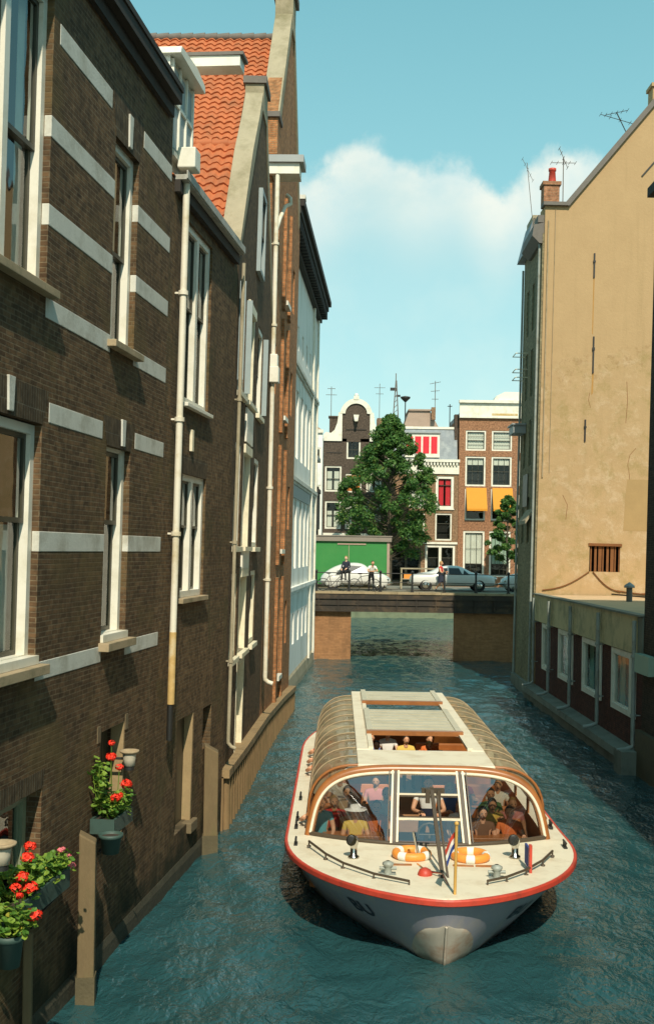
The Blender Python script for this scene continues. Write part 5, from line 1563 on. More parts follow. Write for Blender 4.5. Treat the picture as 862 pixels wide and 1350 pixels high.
for x in (-.6, .6):
    a = a_at(x); mb.bar(ws(a, 0) + Vector((0, -.025, 0)), ws(a, 1) + Vector((0, -.025, 0)), .055, .04)
    mb.bar(ws(a, 0.02) + Vector((-.105 if x < 0 else .105, -.02, 0)), ws(a, .98) + Vector((-.105 if x < 0 else .105, -.02, 0)), .02, .05)
for t in (.64, .35): mb.bar(ws(-aM, t) + Vector((0, -.01, 0)), ws(aM, t) + Vector((0, -.01, 0)), .03, .03)
mb.build('rubber_seal', 'mast_dark', wf)


# glass side canopies, side windows, roof
def can(q, y, off=0.):
    k = min(1, hole(y) / 2.05)
    th = q * math.pi / 2
    x = 1.18 + .86 * math.cos(th) ** .85 if q < 1 else 1.18
    z = 1.32 + .80 * math.sin(th) ** .8
    zk = 1 - .22 * (1 - k)
    return ((x + off * math.cos(th)) * (k ** .8), y, (z - 1) * zk + 1 + off * math.sin(th))


Y0, Y1 = 4.25, 14.7
yl = [Y0 + (13.4 - Y0) * i / 10 for i in range(11)] + [13.4 + 1.3 * math.sin((i + 1) * math.pi / 12) for i in range(6)]
for side in (-1, 1):
    mb = MB(); vs = []
    for y in yl:
        for j in range(9):
            p = can(j / 8, y); vs.append((p[0] * side, p[1], p[2]))
    mb.add(vs, [(i * 9 + j, i * 9 + j + 1, (i + 1) * 9 + j + 1, (i + 1) * 9 + j) for i in range(len(yl) - 1) for j in range(8)], 0, True)
    cp = mb.build('canopy', 'canopy_glass', bt, recalc=False)
    for i in range(12):
        y = Y0 + .02 + i * .87
        mb = MB(); mb.tube([Vector((can(j / 10, min(y, 14.4), .012)[0] * side, min(y, 14.4), can(j / 10, min(y, 14.4), .012)[2])) for j in range(11)], .014, 6)
        mb.build('canopy_rib', 'sill_stone', cp)
    mb = MB(); mb.tube([(side * 2.045, y, 1.32) for y in (Y0 - .3, 8, 13.4)], .035, 6)
    for i in range(7): mb.tube([(side * 2.045, Y0 + i * 1.5, 1.0), (side * 2.045, Y0 + i * 1.5, 1.32)], .03, 6)
    mb.build('window_rail', 'varnish', bt)
    mb = MB(); mb.tube([(side * can(j / 10, Y0 - .08, .03)[0], Y0 - .08, can(j / 10, Y0 - .08, .03)[2]) for j in range(11)], .024, 8); mb.build('canopy_edge', 'varnish', cp)
# white skirt from the arch to the canopies
mb = MB()
A = [arch(-.82 + 1.64 * i / 40)[0] + Vector((0, .06, .03)) for i in range(41)]
B = []
for i in range(41):
    u = -1 + 2 * i / 40
    if abs(u) < .6: B.append(Vector((1.18 * u / .6, Y0 + .05, 2.135)))
    else:
        c = can(1 - (abs(u) - .6) / .4 * .8, Y0); B.append(Vector((math.copysign(c[0], u), Y0 + .02, c[2])))
mb.add([*A, *B], [(i, i + 1, 42 + i, 41 + i) for i in range(7, 33)], 0, True)
rf = mb.build('roof_front', 'boat_cream', bt)
for r0 in (range(0, 7), range(33, 40)):
    a_, b_ = r0[0], r0[-1] + 2; n_ = b_ - a_
    mb = MB(); mb.add([*A[a_:b_], *B[a_:b_]], [(i, i + 1, n_ + i + 1, n_ + i) for i in range(n_ - 1)], 0, True); mb.build('corner_pane', 'canopy_glass', rf, recalc=False)
mb = MB()
mb.box(-1.2, 1.2, Y0 - .12, 5.6, 2.10, 2.17)
for s in (-1, 1): mb.box(*sorted((s * .94, s * 1.2)), 5.602, 14.3, 2.10, 2.18)
mb.box(-.94, .94, 10.55, 10.85, 2.10, 2.165); mb.box(-.94, .94, 14.0, 14.3, 2.10, 2.165)
mb.build('roof_frame', 'boat_cream', bt, bevel=.02)
mb = MB()
for s in (-1, 1): mb.box(*sorted((s * .88, s * .97)), 5.62, 14.0, 2.165, 2.22)
mb.build('roof_track', 'boat_cream', bt)
for y0, y1 in ((7.3, 10.55), (11.85, 14.0)):
    mb = MB(); mb.box(-.9, .9, y0, y1, 2.2, 2.222, 1)
    n = int((y1 - y0) / .4)
    for k in range(n): mb.box(-.88, .88, y0 + .06 + k * .4, y0 + .36 + k * .4, 2.2225, 2.25)
    for s in (-1, 1): mb.box(*sorted((s * .84, s * .96)), y0, y1, 2.226, 2.27)
    sp = mb.build('sliding_panel', ['roof_slat', 'roof_gap'], bt)
    mb = MB(); mb.box(-.97, .97, y0 - .16, y0 - .002, 2.19, 2.28); mb.build('panel_handle', 'varnish', sp)
mb = MB(); mb.prism([(-1.15, 14.3), (1.15, 14.3), (.9, 14.75), (-.9, 14.75)], 2.03, 2.12, 'z'); mb.build('roof_tail', 'roof_slat', bt)

# seats and tables
for k in range(9):
    y = 5.1 + k * 1.02
    for s in (-1, 1):
        mb = MB(); mb.box(*sorted((s * .45, s * 1.85)), y - .24, y + .2, .38, .56); mb.box(*sorted((s * .45, s * 1.85)), y + .2, y + .3, .5, .98)
        mb.build('seat', 'boat_red_seat', bt, bevel=.04)
for k in range(4):
    y = 4.55 + k * 2.04
    for s in (-1, 1):
        mb = MB(); mb.box(*sorted((s * .7, s * 1.8)), y - .22, y + .14, .82, .86); mb.tube([(s * 1.25, y, .14), (s * 1.25, y, .82)], .04, 8); mb.build('table', 'varnish', bt, bevel=.01)
mb = MB(); mb.box(-.5, .6, 3.5, 3.9, .14, .92); mb.box(-1.7, -.7, 3.72, 3.95, .5, .95); mb.box(.75, 1.7, 3.72, 3.95, .5, .95); mb.build('dashboard', 'varnish', bt, bevel=.03)
mb = MB(); mb.tube([(.05 + .2 * math.cos(a * .5236), 3.95, 1.0 + .2 * math.sin(a * .5236)) for a in range(12)], .022, 6, closed=True); mb.tube([(-.15, 3.95, 1.0), (.25, 3.95, 1.0)], .015, 6); mb.tube([(.05, 3.9, .8), (.05, 3.95, 1.0)], .03, 6); mb.build('steering_wheel', 'mast_dark', bt)

# foredeck fittings fixed to the boat
ZD = 1.05


def vent(x, y):
    mb = MB(); mb.lathe([(.09, 0), (.09, .02), (.055, .04), (.055, .17)], (x, y, ZD), 12)
    mb.tube([(x, y, ZD + .15), (x, y, ZD + .21), (x - .01, y - .02, ZD + .27), (x - .04, y - .08, ZD + .29)], [.055, .07, .085, .092], 12); v = mb.build('vent_cowl', 'chrome', bt)
    mb = MB(); mb.ball((x - .042, y - .084, ZD + .292), .078, 8, 0, 1, .15, 1); mb.build('vent_mouth', 'iron', v)


vent(-1.28, 2.24); vent(1.29, 2.42)
for x, y in ((-.78, 1.3), (.83, 1.2)):
    mb = MB(); mb.box(x - .12, x + .12, y - .08, y + .08, ZD - .02, ZD + .02)
    mb.lathe([(.06, 0), (.05, .1), (.085, .13), (.085, .16), (.03, .19)], (x, y, ZD + .02), 12); mb.tube([(x - .13, y, ZD + .1), (x + .13, y, ZD + .1)], .025, 8)
    mb.build('bollard', 'grey_pipe', bt)
mb = MB(); mb.lathe([(.11, 0), (.11, .05), (.085, .1), (.03, .13), (.001, .13)], (-.23, 1.25, ZD), 14); mb.build('deck_light', 'red_paint', bt)
for pts in ([(-2.0, 2.85), (-1.72, 2.1), (-1.45, 1.6), (-1.0, 1.05), (-.5, .7)], [(1.9, 2.5), (1.65, 1.95), (1.3, 1.4), (.95, 1.0), (.64, .78)]):
    mb = MB(); P = [(x, y, ZD + .085) for x, y in pts]; mb.tube(P, .02, 8)
    for x, y in pts: mb.tube([(x, y, ZD - .01), (x, y, ZD + .085)], .014, 6); mb.lathe([(.035, 0), (.035, .02), (.01, .03)], (x, y, ZD - .005), 8)
    mb.build('hand_rail', 'mast_dark', bt)
for side, y in ((-1, 4.3), (-1, 4.9), (-1, 6.6), (-1, 3.1), (1, 3.2), (1, 4.6)):
    x = side * (hwD(y) - .14)
    mb = MB(); mb.box(x - .03, x + .03, y - .1, y + .1, 1.0, 1.04)
    for q in (-.06, .06): mb.tube([(x, y + q, 1.03), (x, y + q, 1.12)], .02, 6)
    mb.tube([(x, y - .12, 1.11), (x, y + .12, 1.11)], .018, 6); mb.build('cleat', 'iron', bt)
for x in (-.55, .4, .75):
    mb = MB(); mb.box(x - .16, x + .16, 1.78, 1.84, ZD, ZD + .025); mb.build('deck_strip', 'varnish', bt)
# folding mast with its crosshead, stay and struts
mb = MB(); mb.bar((.02, 1.07, ZD), (-.06, 2.35, ZD + 1.1), .055, .05); mb.bar((.1, 1.1, ZD), (.02, 2.3, ZD + 1.05), .03, .04)
mb.box(-.22, .14, 2.29, 2.34, ZD + 1.02, ZD + 1.1); mb.box(-.16, -.09, 2.2, 2.28, ZD + .88, ZD + 1.1); mb.box(.02, .08, 2.22, 2.28, ZD + .85, ZD + 1.08); ms = mb.build('mast', 'mast_dark', bt)
mb = MB(); mb.tube([(-.3, 1.9, ZD), (-.2, 1.4, ZD + .04), (.02, 1.05, ZD + .1)], .018, 6); mb.tube([(.02, 1.05, ZD + .1), (.1, .5, ZD)], .015, 6); mb.tube([(-.35, 2.1, ZD + .45), (-.25, 2.1, ZD), ], .025, 6); mb.build('mast_stay', 'chrome', ms)
# flagstaff with its tricolour
mb = MB(); mb.tube([(.11, .24, ZD - .02), (.12, .22, ZD + 1.02)], .022, 8); mb.ball((.12, .22, ZD + 1.04), .035, 8); fs_ = mb.build('flagstaff', 'flag_wood', bt)


def fl(c0, c1):
    def f(u, v):
        w = c0 + (c1 - c0) * v
        return (.11 - .15 * u * (1 - .25 * w), .24 + .05 * math.sin(u * 5) + .03 * w, ZD + .93 - .24 * w - .2 * u - .06 * u * u)
    return f


mb = MB()
for k in range(3): mb.grid(fl(k / 3, (k + 1) / 3), 8, 3, k)
mb.build('flag', ['red_paint', 'flag_white', 'flag_blue'], fs_, recalc=False)
mb = MB(); mb.box(1.37, 1.4, 1.62, 1.98, ZD + .04, ZD + .34, 0); mb.box(1.365, 1.405, 1.5, 1.6, ZD, ZD + .42, 1); mb.build('name_board', ['flag_blue', 'red_paint'], bt)

# life rings lie loose on the foredeck
for x, y, lb in ((-.36, 2.3, 'orange and white life ring on the foredeck left of the dark mast'), (.56, 2.24, 'orange and white life ring on the foredeck right of the flagstaff')):
    t = thing('life_ring', lb, 'life ring', BM @ at(x, y, ZD + .06, R.uniform(0, 3)), 'life rings on the foredeck')
    mb = MB()
    for k in range(4):
        mb.tube([(.25 * math.cos(a), .25 * math.sin(a), 0) for a in [k * math.pi / 2 + j * (math.pi / 2 * .72) / 6 for j in range(7)]], .068, 10)
    mb.build('ring', 'buoy_orange', t)
    mb = MB()
    for k in range(4):
        mb.tube([(.25 * math.cos(a), .25 * math.sin(a), 0) for a in [k * math.pi / 2 + math.pi / 2 * (.71 + j * .30 / 3) for j in range(4)]], .07, 10)
    mb.build('band', 'flag_white', t)

# ------------------------------------------------------------------ people aboard
p_lap = seat_pose(); p_talk = seat_pose(lean=.05, aR=(.26, -.34, .3), eR=(.27, -.1, .2)); p_armL = seat_pose(aL=(-.30, -.30, .46), eL=(-.36, -.05, .36)); p_back = seat_pose(lean=-.04, aL=(-.1, -.28, .3), aR=(.12, -.26, .32))
p_wheel = dict(pelvis=(0, .08, .86), chest=(0, .03, 1.23), neck=(0, .01, 1.34), head=(0, -.04, 1.48), shL=(-.19, .02, 1.27), shR=(.19, .02, 1.27), elL=(-.28, -.12, 1.03), elR=(.28, -.12, 1.03), wrL=(-.17, -.34, 1.04), wrR=(.17, -.34, 1.04),
               hipL=(-.09, .08, .82), hipR=(.09, .08, .82), knL=(-.11, .05, .45), knR=(.11, .05, .45), anL=(-.12, .1, .09), anR=(.12, .1, .09), toeL=(-.14, -.04, .04), toeR=(.14, -.04, .04))
crew = [
    # x, y, z, rz, pose, top, low, skin, hair, style, label
    (.06, 4.42, .32, 0, p_wheel, 'white', 'navy', 'skin', 'hair_dark', 'short', 'boat skipper in a white shirt standing at the steering wheel'),
    (-1.22, 4.5, .58, .1, p_lap, 'yellow', 'orange', 'skin', 'cloth_white', 'hat', 'passenger in a white sun hat and pale yellow top behind the left windscreen pane'),
    (-1.84, 4.68, .70, .0, p_armL, 'teal', 'teal', 'skin', 'hair_dark', 'short', 'passenger in teal with an arm out of the front left side window'),
    (-.82, 5.0, .58, -.1, p_talk, 'orange', 'tan', 'skin', 'hair_dark', 'short', 'passenger in an orange top behind the one in the sun hat'),
    (-1.6, 5.35, .58, .1, p_lap, 'red', 'brown', 'skin', 'hair_blond', 'long', 'fair haired passenger in red behind the passenger in teal'),
    (1.05, 4.6, .58, .1, p_lap, 'brown', 'tan', 'skin', 'hair_dark', 'long', 'dark haired passenger in brown behind the right windscreen pane'),
    (1.55, 4.75, .58, -.15, p_talk, 'orange', 'brown', 'skin', 'hair_dark', 'short', 'passenger in orange nearest the right end of the windscreen'),
    (1.3, 5.15, .60, 0, p_back, 'yellow', 'green', 'skin', 'hair_dark', 'long', 'passenger in yellow in the second row on the right'),
    (.72, 5.2, .58, .1, p_lap, 'white', 'navy', 'skin_pale', 'hair_grey', 'short', 'grey haired passenger in white just right of the skipper'),
    (1.7, 5.4, .58, .1, p_armL, 'pink', 'grey', 'skin', 'hair_blond', 'short', 'passenger in pink by the right side window of the second row'),
    (-.62, 11.2, .62, -.1, p_lap, 'white', 'grey', 'skin_pale', 'hair_dark', 'short', 'passenger in white seen at the left through the front roof opening'),
    (.12, 12.2, .62, .15, p_talk, 'yellow', 'brown', 'skin', 'hair_dark', 'long', 'passenger in yellow seen in the middle of the front roof opening'),
    (.62, 11.2, .62, -.1, p_back, 'red', 'navy', 'skin', 'hair_blond', 'long', 'fair haired passenger in red seen through the front roof opening'),
    (1.4, 6.2, .58, 0, p_lap, 'green', 'tan', 'skin', 'hair_dark', 'short', 'passenger in green under the right canopy behind the second row'),
    (-1.35, 6.2, .58, .1, p_armL, 'tan', 'brown', 'skin', 'hair_dark', 'long', 'passenger in tan under the front left canopy behind the fair haired one in red'),
    (-.72, 12.25, .62, 0, p_back, 'blue', 'grey', 'skin', 'hair_grey', 'short', 'passenger in blue seen through the front roof opening behind the one in white'),
    (.72, 12.2, .62, .1, p_lap, 'orange', 'brown', 'skin', 'hair_dark', 'short', 'passenger in orange seen at the right through the front roof opening'),
    (-.28, 12.9, .66, -.1, p_talk, 'white', 'navy', 'skin_pale', 'hair_dark', 'long', 'dark haired passenger in white seen through the front roof opening, farthest back'),
    (-.62, 5.85, .64, .05, p_talk, 'white', 'grey', 'skin_pale', 'hair_grey', 'short', 'grey haired passenger in a white shirt left of the windscreen mullion'),
    (-.78, 6.85, .66, -.1, p_lap, 'pink', 'navy', 'skin', 'hair_dark', 'long', 'passenger in pink two rows behind the orange top on the left'),
    (-1.5, 7.3, .66, .1, p_talk, 'white', 'brown', 'skin', 'hair_dark', 'short', 'dark haired passenger in white deep inside the left side of the cabin'),
    (.62, 6.15, .66, .1, p_back, 'blue', 'tan', 'skin', 'hair_blond', 'long', 'fair haired passenger in blue behind the grey haired one on the right'),
    (1.62, 6.75, .66, -.1, p_lap, 'white', 'grey', 'skin', 'hair_grey', 'short', 'passenger in white by the right side windows behind the one in pink'),
    (.95, 7.2, .68, 0, p_talk, 'red', 'navy', 'skin', 'hair_dark', 'short', 'dark haired passenger in red deep inside the right side of the cabin'),
    (-1.86, 9.2, .70, 0, p_armL, 'orange', 'tan', 'skin', 'hair_dark', 'short', 'passenger with an orange sleeve, nearest of the three leaning out of the left side'),
    (-1.86, 10.2, .70, 0, p_armL, 'tan', 'brown', 'skin', 'hair_blond', 'long', 'passenger in tan leaning out of the left side between the other two leaning out'),
    (-1.86, 11.3, .70, 0, p_armL, 'red', 'brown', 'skin', 'hair_dark', 'long', 'passenger in red leaning out of the left side, farthest towards the stern'),
]
for x, y, z, rz, pose, top, low, sk, hr, kind, lb in crew:
    person(lb, BM @ at(x, y, z, rz), pose, top, low, sk, hr, kind)

# ------------------------------------------------------------------ timber piles by the left wall
def pile(label, M, w, h, lean=0., base=-.8):
    t = thing('timber_pile', label, 'pile', M)
    mb = MB(); a = w / 2
    mb.add([(-a, -a, base), (a, -a, base), (a, a, base), (-a, a, base), (-a * .94, -a, h), (a, -a * .95, h - w * .55), (a * .95, a, h - w * .5), (-a, a * .95, h + w * .05)],
           [(3, 2, 1, 0), (4, 5, 6, 7), (0, 1, 5, 4), (1, 2, 6, 5), (2, 3, 7, 6), (3, 0, 4, 7)])
    mb.build('post', 'timber', t, bevel=.02)
    mb = MB(); mb.box(-a - .012, a + .012, -a - .012, a + .012, base, .35); mb.build('wet_foot', 'wet_timber', t)
    return t


def wx(Y, z=0): return -5.15 + .127 * Y + .016 * z      # the left wall's face


pile('stout pale timber pile with a slanted top standing in the water below the flowers', at(wx(14.75) + .24, 14.75, 0, .1), .22, 2.2)
pile('thin dark timber post under the flower trough', at(wx(13.1) + .12, 13.1, 0, .1), .11, 1.5)
pile('broad weathered timber pile against the wall near the start of the sheet piled quay', at(wx(22.1) + .16, 22.1, 0, .1), .28, 2.1)

# ------------------------------------------------------------------ flowers, pots and troughs
def geranium(label, M, spread, nclump, heads, seed, colours=('geranium_red',), group='geraniums on the left wall'):
    r_ = random.Random(seed)
    t = thing('geranium', label, 'flowers', M, group)
    vs = []; fs = []; st = MB()
    sx, sy, sz = spread
    for k in range(nclump):
        c = Vector((r_.uniform(-sx, sx), r_.uniform(-sy, sy), r_.uniform(.04, sz)))
        st.tube([(c.x * .5, c.y * .5, -.06), tuple(c)], .006, 5, cap=False)
        for j in range(r_.randint(5, 9)):
            p = c + Vector((r_.gauss(0, .05), r_.gauss(0, .05), r_.gauss(0, .035)))
            n = Vector((r_.gauss(0, .5), r_.gauss(-.25, .5), 1)).normalized()
            u = n.orthogonal().normalized(); u.rotate(Matrix.Rotation(r_.uniform(0, 6.3), 3, n)); v = n.cross(u)
            rr = r_.uniform(.024, .046); b = len(vs)
            vs.append(tuple(p - n * rr * .25)); m = 9
            for q in range(m):
                a = 2 * math.pi * q / m * .93 + .2
                vs.append(tuple(p + (u * math.cos(a) + v * math.sin(a)) * rr * (1 + .1 * math.sin(q * 2.7)) + n * .006 * math.sin(q * 2)))
            fs += [(b, b + 1 + q, b + 1 + (q + 1) % m) for q in range(m)]
    me = bpy.data.meshes.new('foliage'); me.from_pydata(vs, [], fs); me.materials.append(M_['geranium_leaf']); me.update()
    o = bpy.data.objects.new('foliage', me); COL.objects.link(o); o.parent = t
    for hx, hy, hz, hr, ci in heads:
        mb = MB(); c = Vector((hx, hy, hz))
        for k in range(60):
            d = Vector((r_.gauss(0, 1), r_.gauss(0, 1), r_.gauss(.3, 1))).normalized()
            p = c + Vector((d.x, d.y, d.z * .72)) * hr * r_.uniform(.75, 1.02)
            u = d.orthogonal().normalized(); u.rotate(Matrix.Rotation(r_.uniform(0, 6.3), 3, d)); v = d.cross(u); s = hr * .3
            mb.add([p - u * s, p - v * s + d * s * .3, p + u * s, p + v * s + d * s * .3], [(0, 1, 2, 3)])
        mb.build('flower_head', colours[ci], t, recalc=False)
        st.tube([(hx * .6, hy * .6, 0), (hx, hy, hz - hr * .4)], .006, 5)
    st.build('stem', 'geranium_leaf', t)
    return t


def wall_m(Y, z, d): return Matrix.Translation((wx(Y, z) + d, Y, z)) @ Matrix.Rotation(math.atan2(1, .127), 4, 'Z')


tr = thing('flower_trough', 'long dark green flower trough bracketed to the wall under the cellar window', 'trough', wall_m(12.7, 1.82, .2))
mb = MB(); mb.box(-.95, .95, -.16, .16, 0, .05); mb.box(-.95, .95, -.17, -.14, 0, .24); mb.box(-.95, .95, .14, .17, 0, .24); mb.box(-.97, -.94, -.17, .17, 0, .24); mb.box(.94, .97, -.17, .17, 0, .24); mb.build('box', 'green_pot', tr)
mb = MB(); mb.box(-.93, .93, -.138, .138, .05, .2); mb.build('soil', 'soil', tr)
for x in (-.6, .6):
    mb = MB(); mb.bar((x, .18, -.35), (x, -.14, -.01), .03, .03); mb.box(x - .02, x + .02, .14, .18, -.4, 0); mb.build('bracket', 'iron', tr)
tr2 = thing('flower_trough', 'short dark green flower trough bracketed to the wall beside the cellar door', 'trough', wall_m(15.75, 2.02, .2))
mb = MB(); mb.box(-.4, .4, -.16, .16, 0, .05); mb.box(-.4, .4, -.17, -.14, 0, .2); mb.box(-.4, .4, .14, .17, 0, .2); mb.box(-.42, -.39, -.17, .17, 0, .2); mb.box(.39, .42, -.17, .17, 0, .2); mb.build('box', 'green_pot', tr2)
mb = MB(); mb.box(-.38, .38, -.138, .138, .05, .17); mb.build('soil', 'soil', tr2)
mb = MB(); mb.bar((0, .18, -.35), (0, -.14, -.01), .03, .03); mb.build('bracket', 'iron', tr2)


def pot(label, M, r, h, mat, group=None):
    t = thing('flower_pot', label, 'flower pot', M, group)
    mb = MB(); mb.lathe([(.001, 0), (r * .72, 0), (r * .94, h * .8), (r * 1.08, h * .82), (r * 1.1, h), (r * .98, h), (r * .9, h * .75), (r * .7, .03), (.001, .03)], (0, 0, 0), 20); mb.build('pot', mat, t)
    mb = MB(); mb.lathe([(r * .9, h * .86), (.001, h * .88)], (0, 0, 0), 20); mb.build('soil', 'soil', t)
    return t


pot('green plastic flower pot hanging at the bottom left below the yellowish leaves', wall_m(11.75, 1.55, .42), .15, .34, 'green_pot')
pot('dark green flower pot beside the top of the stout timber pile', wall_m(15.15, 1.82, .38), .15, .26, 'green_pot')
geranium('leafy geranium with three big red flower heads in the middle of the long trough', wall_m(12.6, 2.02, .22), (.38, .19, .36), 54,
         [(-.05, -.06, .44, .075, 0), (-.3, -.1, .30, .075, 0), (.12, -.02, .52, .07, 0), (-.22, -.16, .17, .085, 0)], 3)
geranium('geranium with small pink flowers at the right end of the long trough', wall_m(13.4, 1.98, .24), (.26, .15, .28), 34,
         [(.05, -.08, .33, .038, 1), (.25, -.1, .2, .045, 1), (.3, -.14, .08, .045, 1), (.22, -.05, .3, .03, 1)], 4, ('geranium_red', 'geranium_pink'))
geranium('yellow green geranium spilling over the bottom left pot', wall_m(11.78, 1.86, .42), (.2, .18, .3), 34,
         [(-.02, -.05, .5, .06, 0), (.24, .02, .34, .045, 0), (.2, -.16, .16, .085, 0)], 5)
geranium('bushy geranium with round red flower heads in the short trough', wall_m(15.72, 2.2, .22), (.3, .16, .3), 46,
         [(-.28, -.12, .3, .07, 0), (-.14, -.12, .3, .065, 0), (.34, -.08, .36, .085, 0), (.2, -.02, .62, .06, 0), (-.12, 0, .82, .075, 0), (.05, .05, .98, .05, 0)], 6)
geranium('loose pale climbing geranium shoots in front of the cellar door', wall_m(15.45, 2.55, .12), (.2, .08, .42), 16, [], 7)


def wall_pot(label, M, r):
    t = thing('wall_pot', label, 'wall pot', M, 'cream pots on the left wall')
    mb = MB(); mb.lathe([(.001, -.02), (r * .58, 0), (r * .66, .1), (r * .7, .17)], (0, 0, 0), 18); mb.build('pot', 'pot_cream', t)
    mb = MB(); mb.lathe([(r * .7, .172), (r * 1.0, .2), (r * 1.02, .225), (r * .8, .225), (r * .6, .18), (.001, .17)], (0, 0, 0), 18); mb.build('rim', 'sill_stone', t)
    mb = MB(); mb.lathe([(r * .52, -.06), (r * .5, .0)], (0, 0, 0), 14); mb.tube([(0, .02, .1), (0, .3, .1)], .02, 6); mb.build('holder', 'iron', t)
    return t


wall_pot('cream wide rimmed pot on the wall at the left edge above the red geraniums', wall_m(11.95, 2.55, .22), .16)
wall_pot('cream wide rimmed pot on the wall right of the cellar door', wall_m(16.55, 2.72, .18), .14)

# ------------------------------------------------------------------ camera, sun, sky
cam = bpy.data.cameras.new('camera'); co = bpy.data.objects.new('camera', cam); COL.objects.link(co)
cam.sensor_fit = 'VERTICAL'; cam.sensor_height = 36; cam.lens = 40.0; cam.shift_y = 50 / 1350
cam.clip_start = .1; cam.clip_end = 3000
co.matrix_world = Matrix.Translation((0, 0, 5.9)) @ Matrix.Rotation(rad(90), 4, 'X') @ Matrix.Rotation(.015, 4, 'Z')
SC.camera = co

EL, AZ_ = rad(45), rad(6.5)       # sun behind the viewer, slightly to the right
sd = Vector((math.sin(AZ_) * math.cos(EL), -math.cos(AZ_) * math.cos(EL), math.sin(EL)))
sl_ = bpy.data.lights.new('sun', 'SUN'); sl_.energy = 4.2; sl_.angle = rad(.53); sl_.color = (1, .91, .74)
so = bpy.data.objects.new('sun', sl_); COL.objects.link(so)
so.matrix_world = sd.to_track_quat('Z', 'Y').to_matrix().to_4x4()

w = bpy.data.worlds.new('World'); SC.world = w; w.use_nodes = True
nt = w.node_tree; N = nt.nodes.new; L = nt.links.new
bg_ = nt.nodes['Background']; bg_.inputs['Strength'].default_value = .15
sky = N('ShaderNodeTexSky'); sky.sky_type = 'NISHITA'; sky.sun_disc = False; sky.sun_elevation = EL; sky.sun_rotation = math.pi - AZ_
sky.air_density = 1.0; sky.dust_density = .6; sky.ozone_density = 1.0
tint = N('ShaderNodeMix'); tint.data_type = 'RGBA'; tint.blend_type = 'MULTIPLY'; tint.inputs['Factor'].default_value = 1
ge = N('ShaderNodeTexCoord'); gs = N('ShaderNodeSeparateXYZ'); L(ge.outputs['Generated'], gs.inputs[0])
gr = N('ShaderNodeValToRGB'); L(gs.outputs['Z'], gr.inputs[0])
gr.color_ramp.elements[0].position = 0; gr.color_ramp.elements[0].color = (.46, .68, .66, 1); gr.color_ramp.elements[1].position = .55; gr.color_ramp.elements[1].color = (.12, .38, .46, 1)
g2 = gr.color_ramp.elements.new(.22); g2.color = (.29, .60, .64, 1)
gm = N('ShaderNodeVectorMath'); gm.operation = 'SCALE'; gm.inputs['Scale'].default_value = 6.9; L(gr.outputs[0], gm.inputs[0])
sm_ = N('ShaderNodeMix'); sm_.data_type = 'RGBA'; sm_.inputs['Factor'].default_value = .7; L(sky.outputs[0], sm_.inputs['A']); L(gm.outputs[0], sm_.inputs['B'])
L(sm_.outputs['Result'], tint.inputs['A']); tint.inputs['B'].default_value = (1.02, 1.1, 1.0, 1)
tc = N('ShaderNodeTexCoord'); sp = N('ShaderNodeSeparateXYZ'); L(tc.outputs['Generated'], sp.inputs[0])


def mt(op, a, b=None, c=None):
    q = N('ShaderNodeMath'); q.operation = op
    for i, k in enumerate((a, b, c)):
        if k is None: continue
        if isinstance(k, (int, float)): q.inputs[i].default_value = k
        else: L(k, q.inputs[i])
    return q.outputs[0]


def rg(s, a, b, lo=0., hi=1., sm=True):
    r = N('ShaderNodeMapRange'); r.inputs['From Min'].default_value = a; r.inputs['From Max'].default_value = b
    r.inputs['To Min'].default_value = lo; r.inputs['To Max'].default_value = hi
    if sm: r.interpolation_type = 'SMOOTHSTEP'
    L(s, r.inputs['Value']); return r.outputs[0]


az = mt('ARCTAN2', sp.outputs['X'], sp.outputs['Y'])
el = mt('ARCTAN2', sp.outputs['Z'], mt('SQRT', mt('ADD', mt('POWER', sp.outputs['X'], 2), mt('POWER', sp.outputs['Y'], 2))))
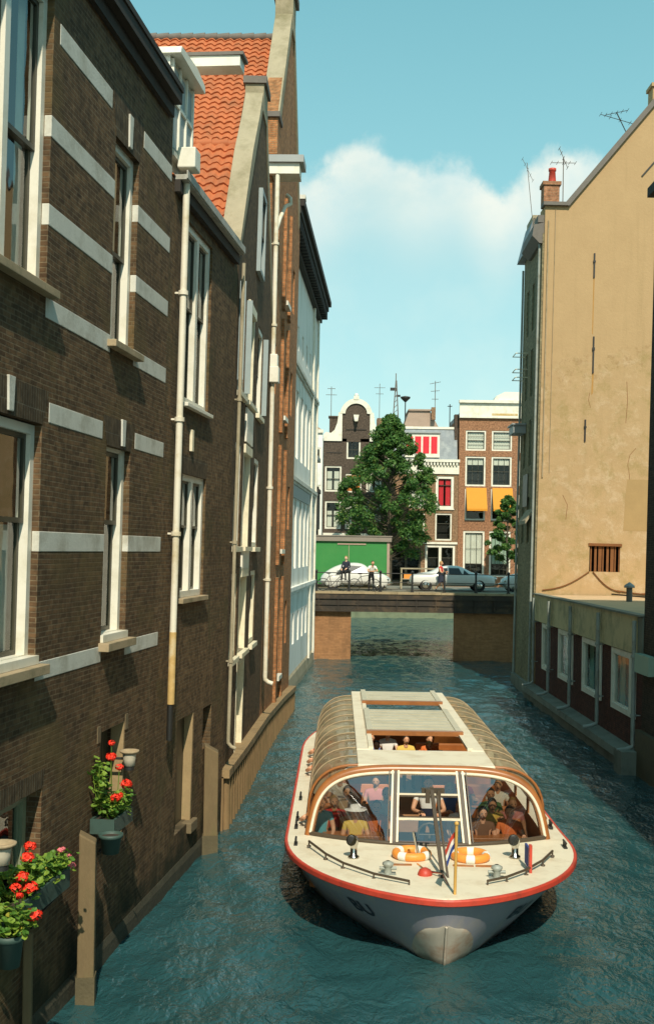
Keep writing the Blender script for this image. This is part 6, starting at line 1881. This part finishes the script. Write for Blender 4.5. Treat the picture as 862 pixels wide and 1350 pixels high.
# the cumulus bank: its crest height over the compass, broken up by noise
cr = N('ShaderNodeValToRGB'); L(rg(az, -.30, .50, 0, 1, False), cr.inputs[0])
e = cr.color_ramp.elements
prof = [(0, .25), (.30, .28), (.345, .318), (.416, .347), (.47, .333), (.507, .34), (.556, .305), (.6155, .335), (.661, .34), (.74, .32), (1, .27)]
e[0].position, e[1].position = prof[0][0], prof[-1][0]
e[0].color = (prof[0][1],) * 3 + (1,); e[1].color = (prof[-1][1],) * 3 + (1,)
for p, v in prof[1:-1]:
    q = e.new(p); q.color = (v, v, v, 1)
cr.color_ramp.interpolation = 'EASE'
n1_ = N('ShaderNodeTexNoise'); n1_.inputs['Scale'].default_value = 17; n1_.inputs['Detail'].default_value = 8; n1_.inputs['Roughness'].default_value = .58
L(tc.outputs['Generated'], n1_.inputs['Vector'])
dep = mt('ADD', mt('SUBTRACT', cr.outputs[0], el), mt('MULTIPLY', mt('SUBTRACT', n1_.outputs['Fac'], .5), .075))
top = rg(dep, -.004, .016)
fade = rg(dep, .01, .10, 1, .24)
n2_ = N('ShaderNodeTexNoise'); n2_.inputs['Scale'].default_value = 6; n2_.inputs['Detail'].default_value = 7; n2_.inputs['Roughness'].default_value = .6
mp_ = N('ShaderNodeMapping'); mp_.inputs['Scale'].default_value = (1, 1, 1.6); L(tc.outputs['Generated'], mp_.inputs['Vector']); L(mp_.outputs[0], n2_.inputs['Vector'])
mask = mt('MULTIPLY', mt('MULTIPLY', top, fade), rg(n2_.outputs['Fac'], .3, .62, .62, 1))
cl = N('ShaderNodeMix'); cl.data_type = 'RGBA'; L(mask, cl.inputs['Factor']); L(tint.outputs['Result'], cl.inputs['A']); cs_ = N('ShaderNodeMix'); cs_.data_type = 'RGBA'; L(rg(n1_.outputs['Fac'], .35, .62), cs_.inputs['Factor']); cs_.inputs['A'].default_value = (4.5, 5.3, 5.1, 1); cs_.inputs['B'].default_value = (5.6, 5.8, 5.2, 1); L(cs_.outputs['Result'], cl.inputs['B'])
L(cl.outputs['Result'], bg_.inputs['Color'])

SC.view_settings.view_transform = 'Standard'; SC.view_settings.look = 'None'
SC.view_settings.exposure = .18; SC.view_settings.gamma = 1
SC.cycles.max_bounces = 8; SC.cycles.transparent_max_bounces = 16; SC.cycles.glossy_bounces = 3; SC.cycles.diffuse_bounces = 3
SC.cycles.use_denoising = True
SC.cycles.sample_clamp_indirect = 6
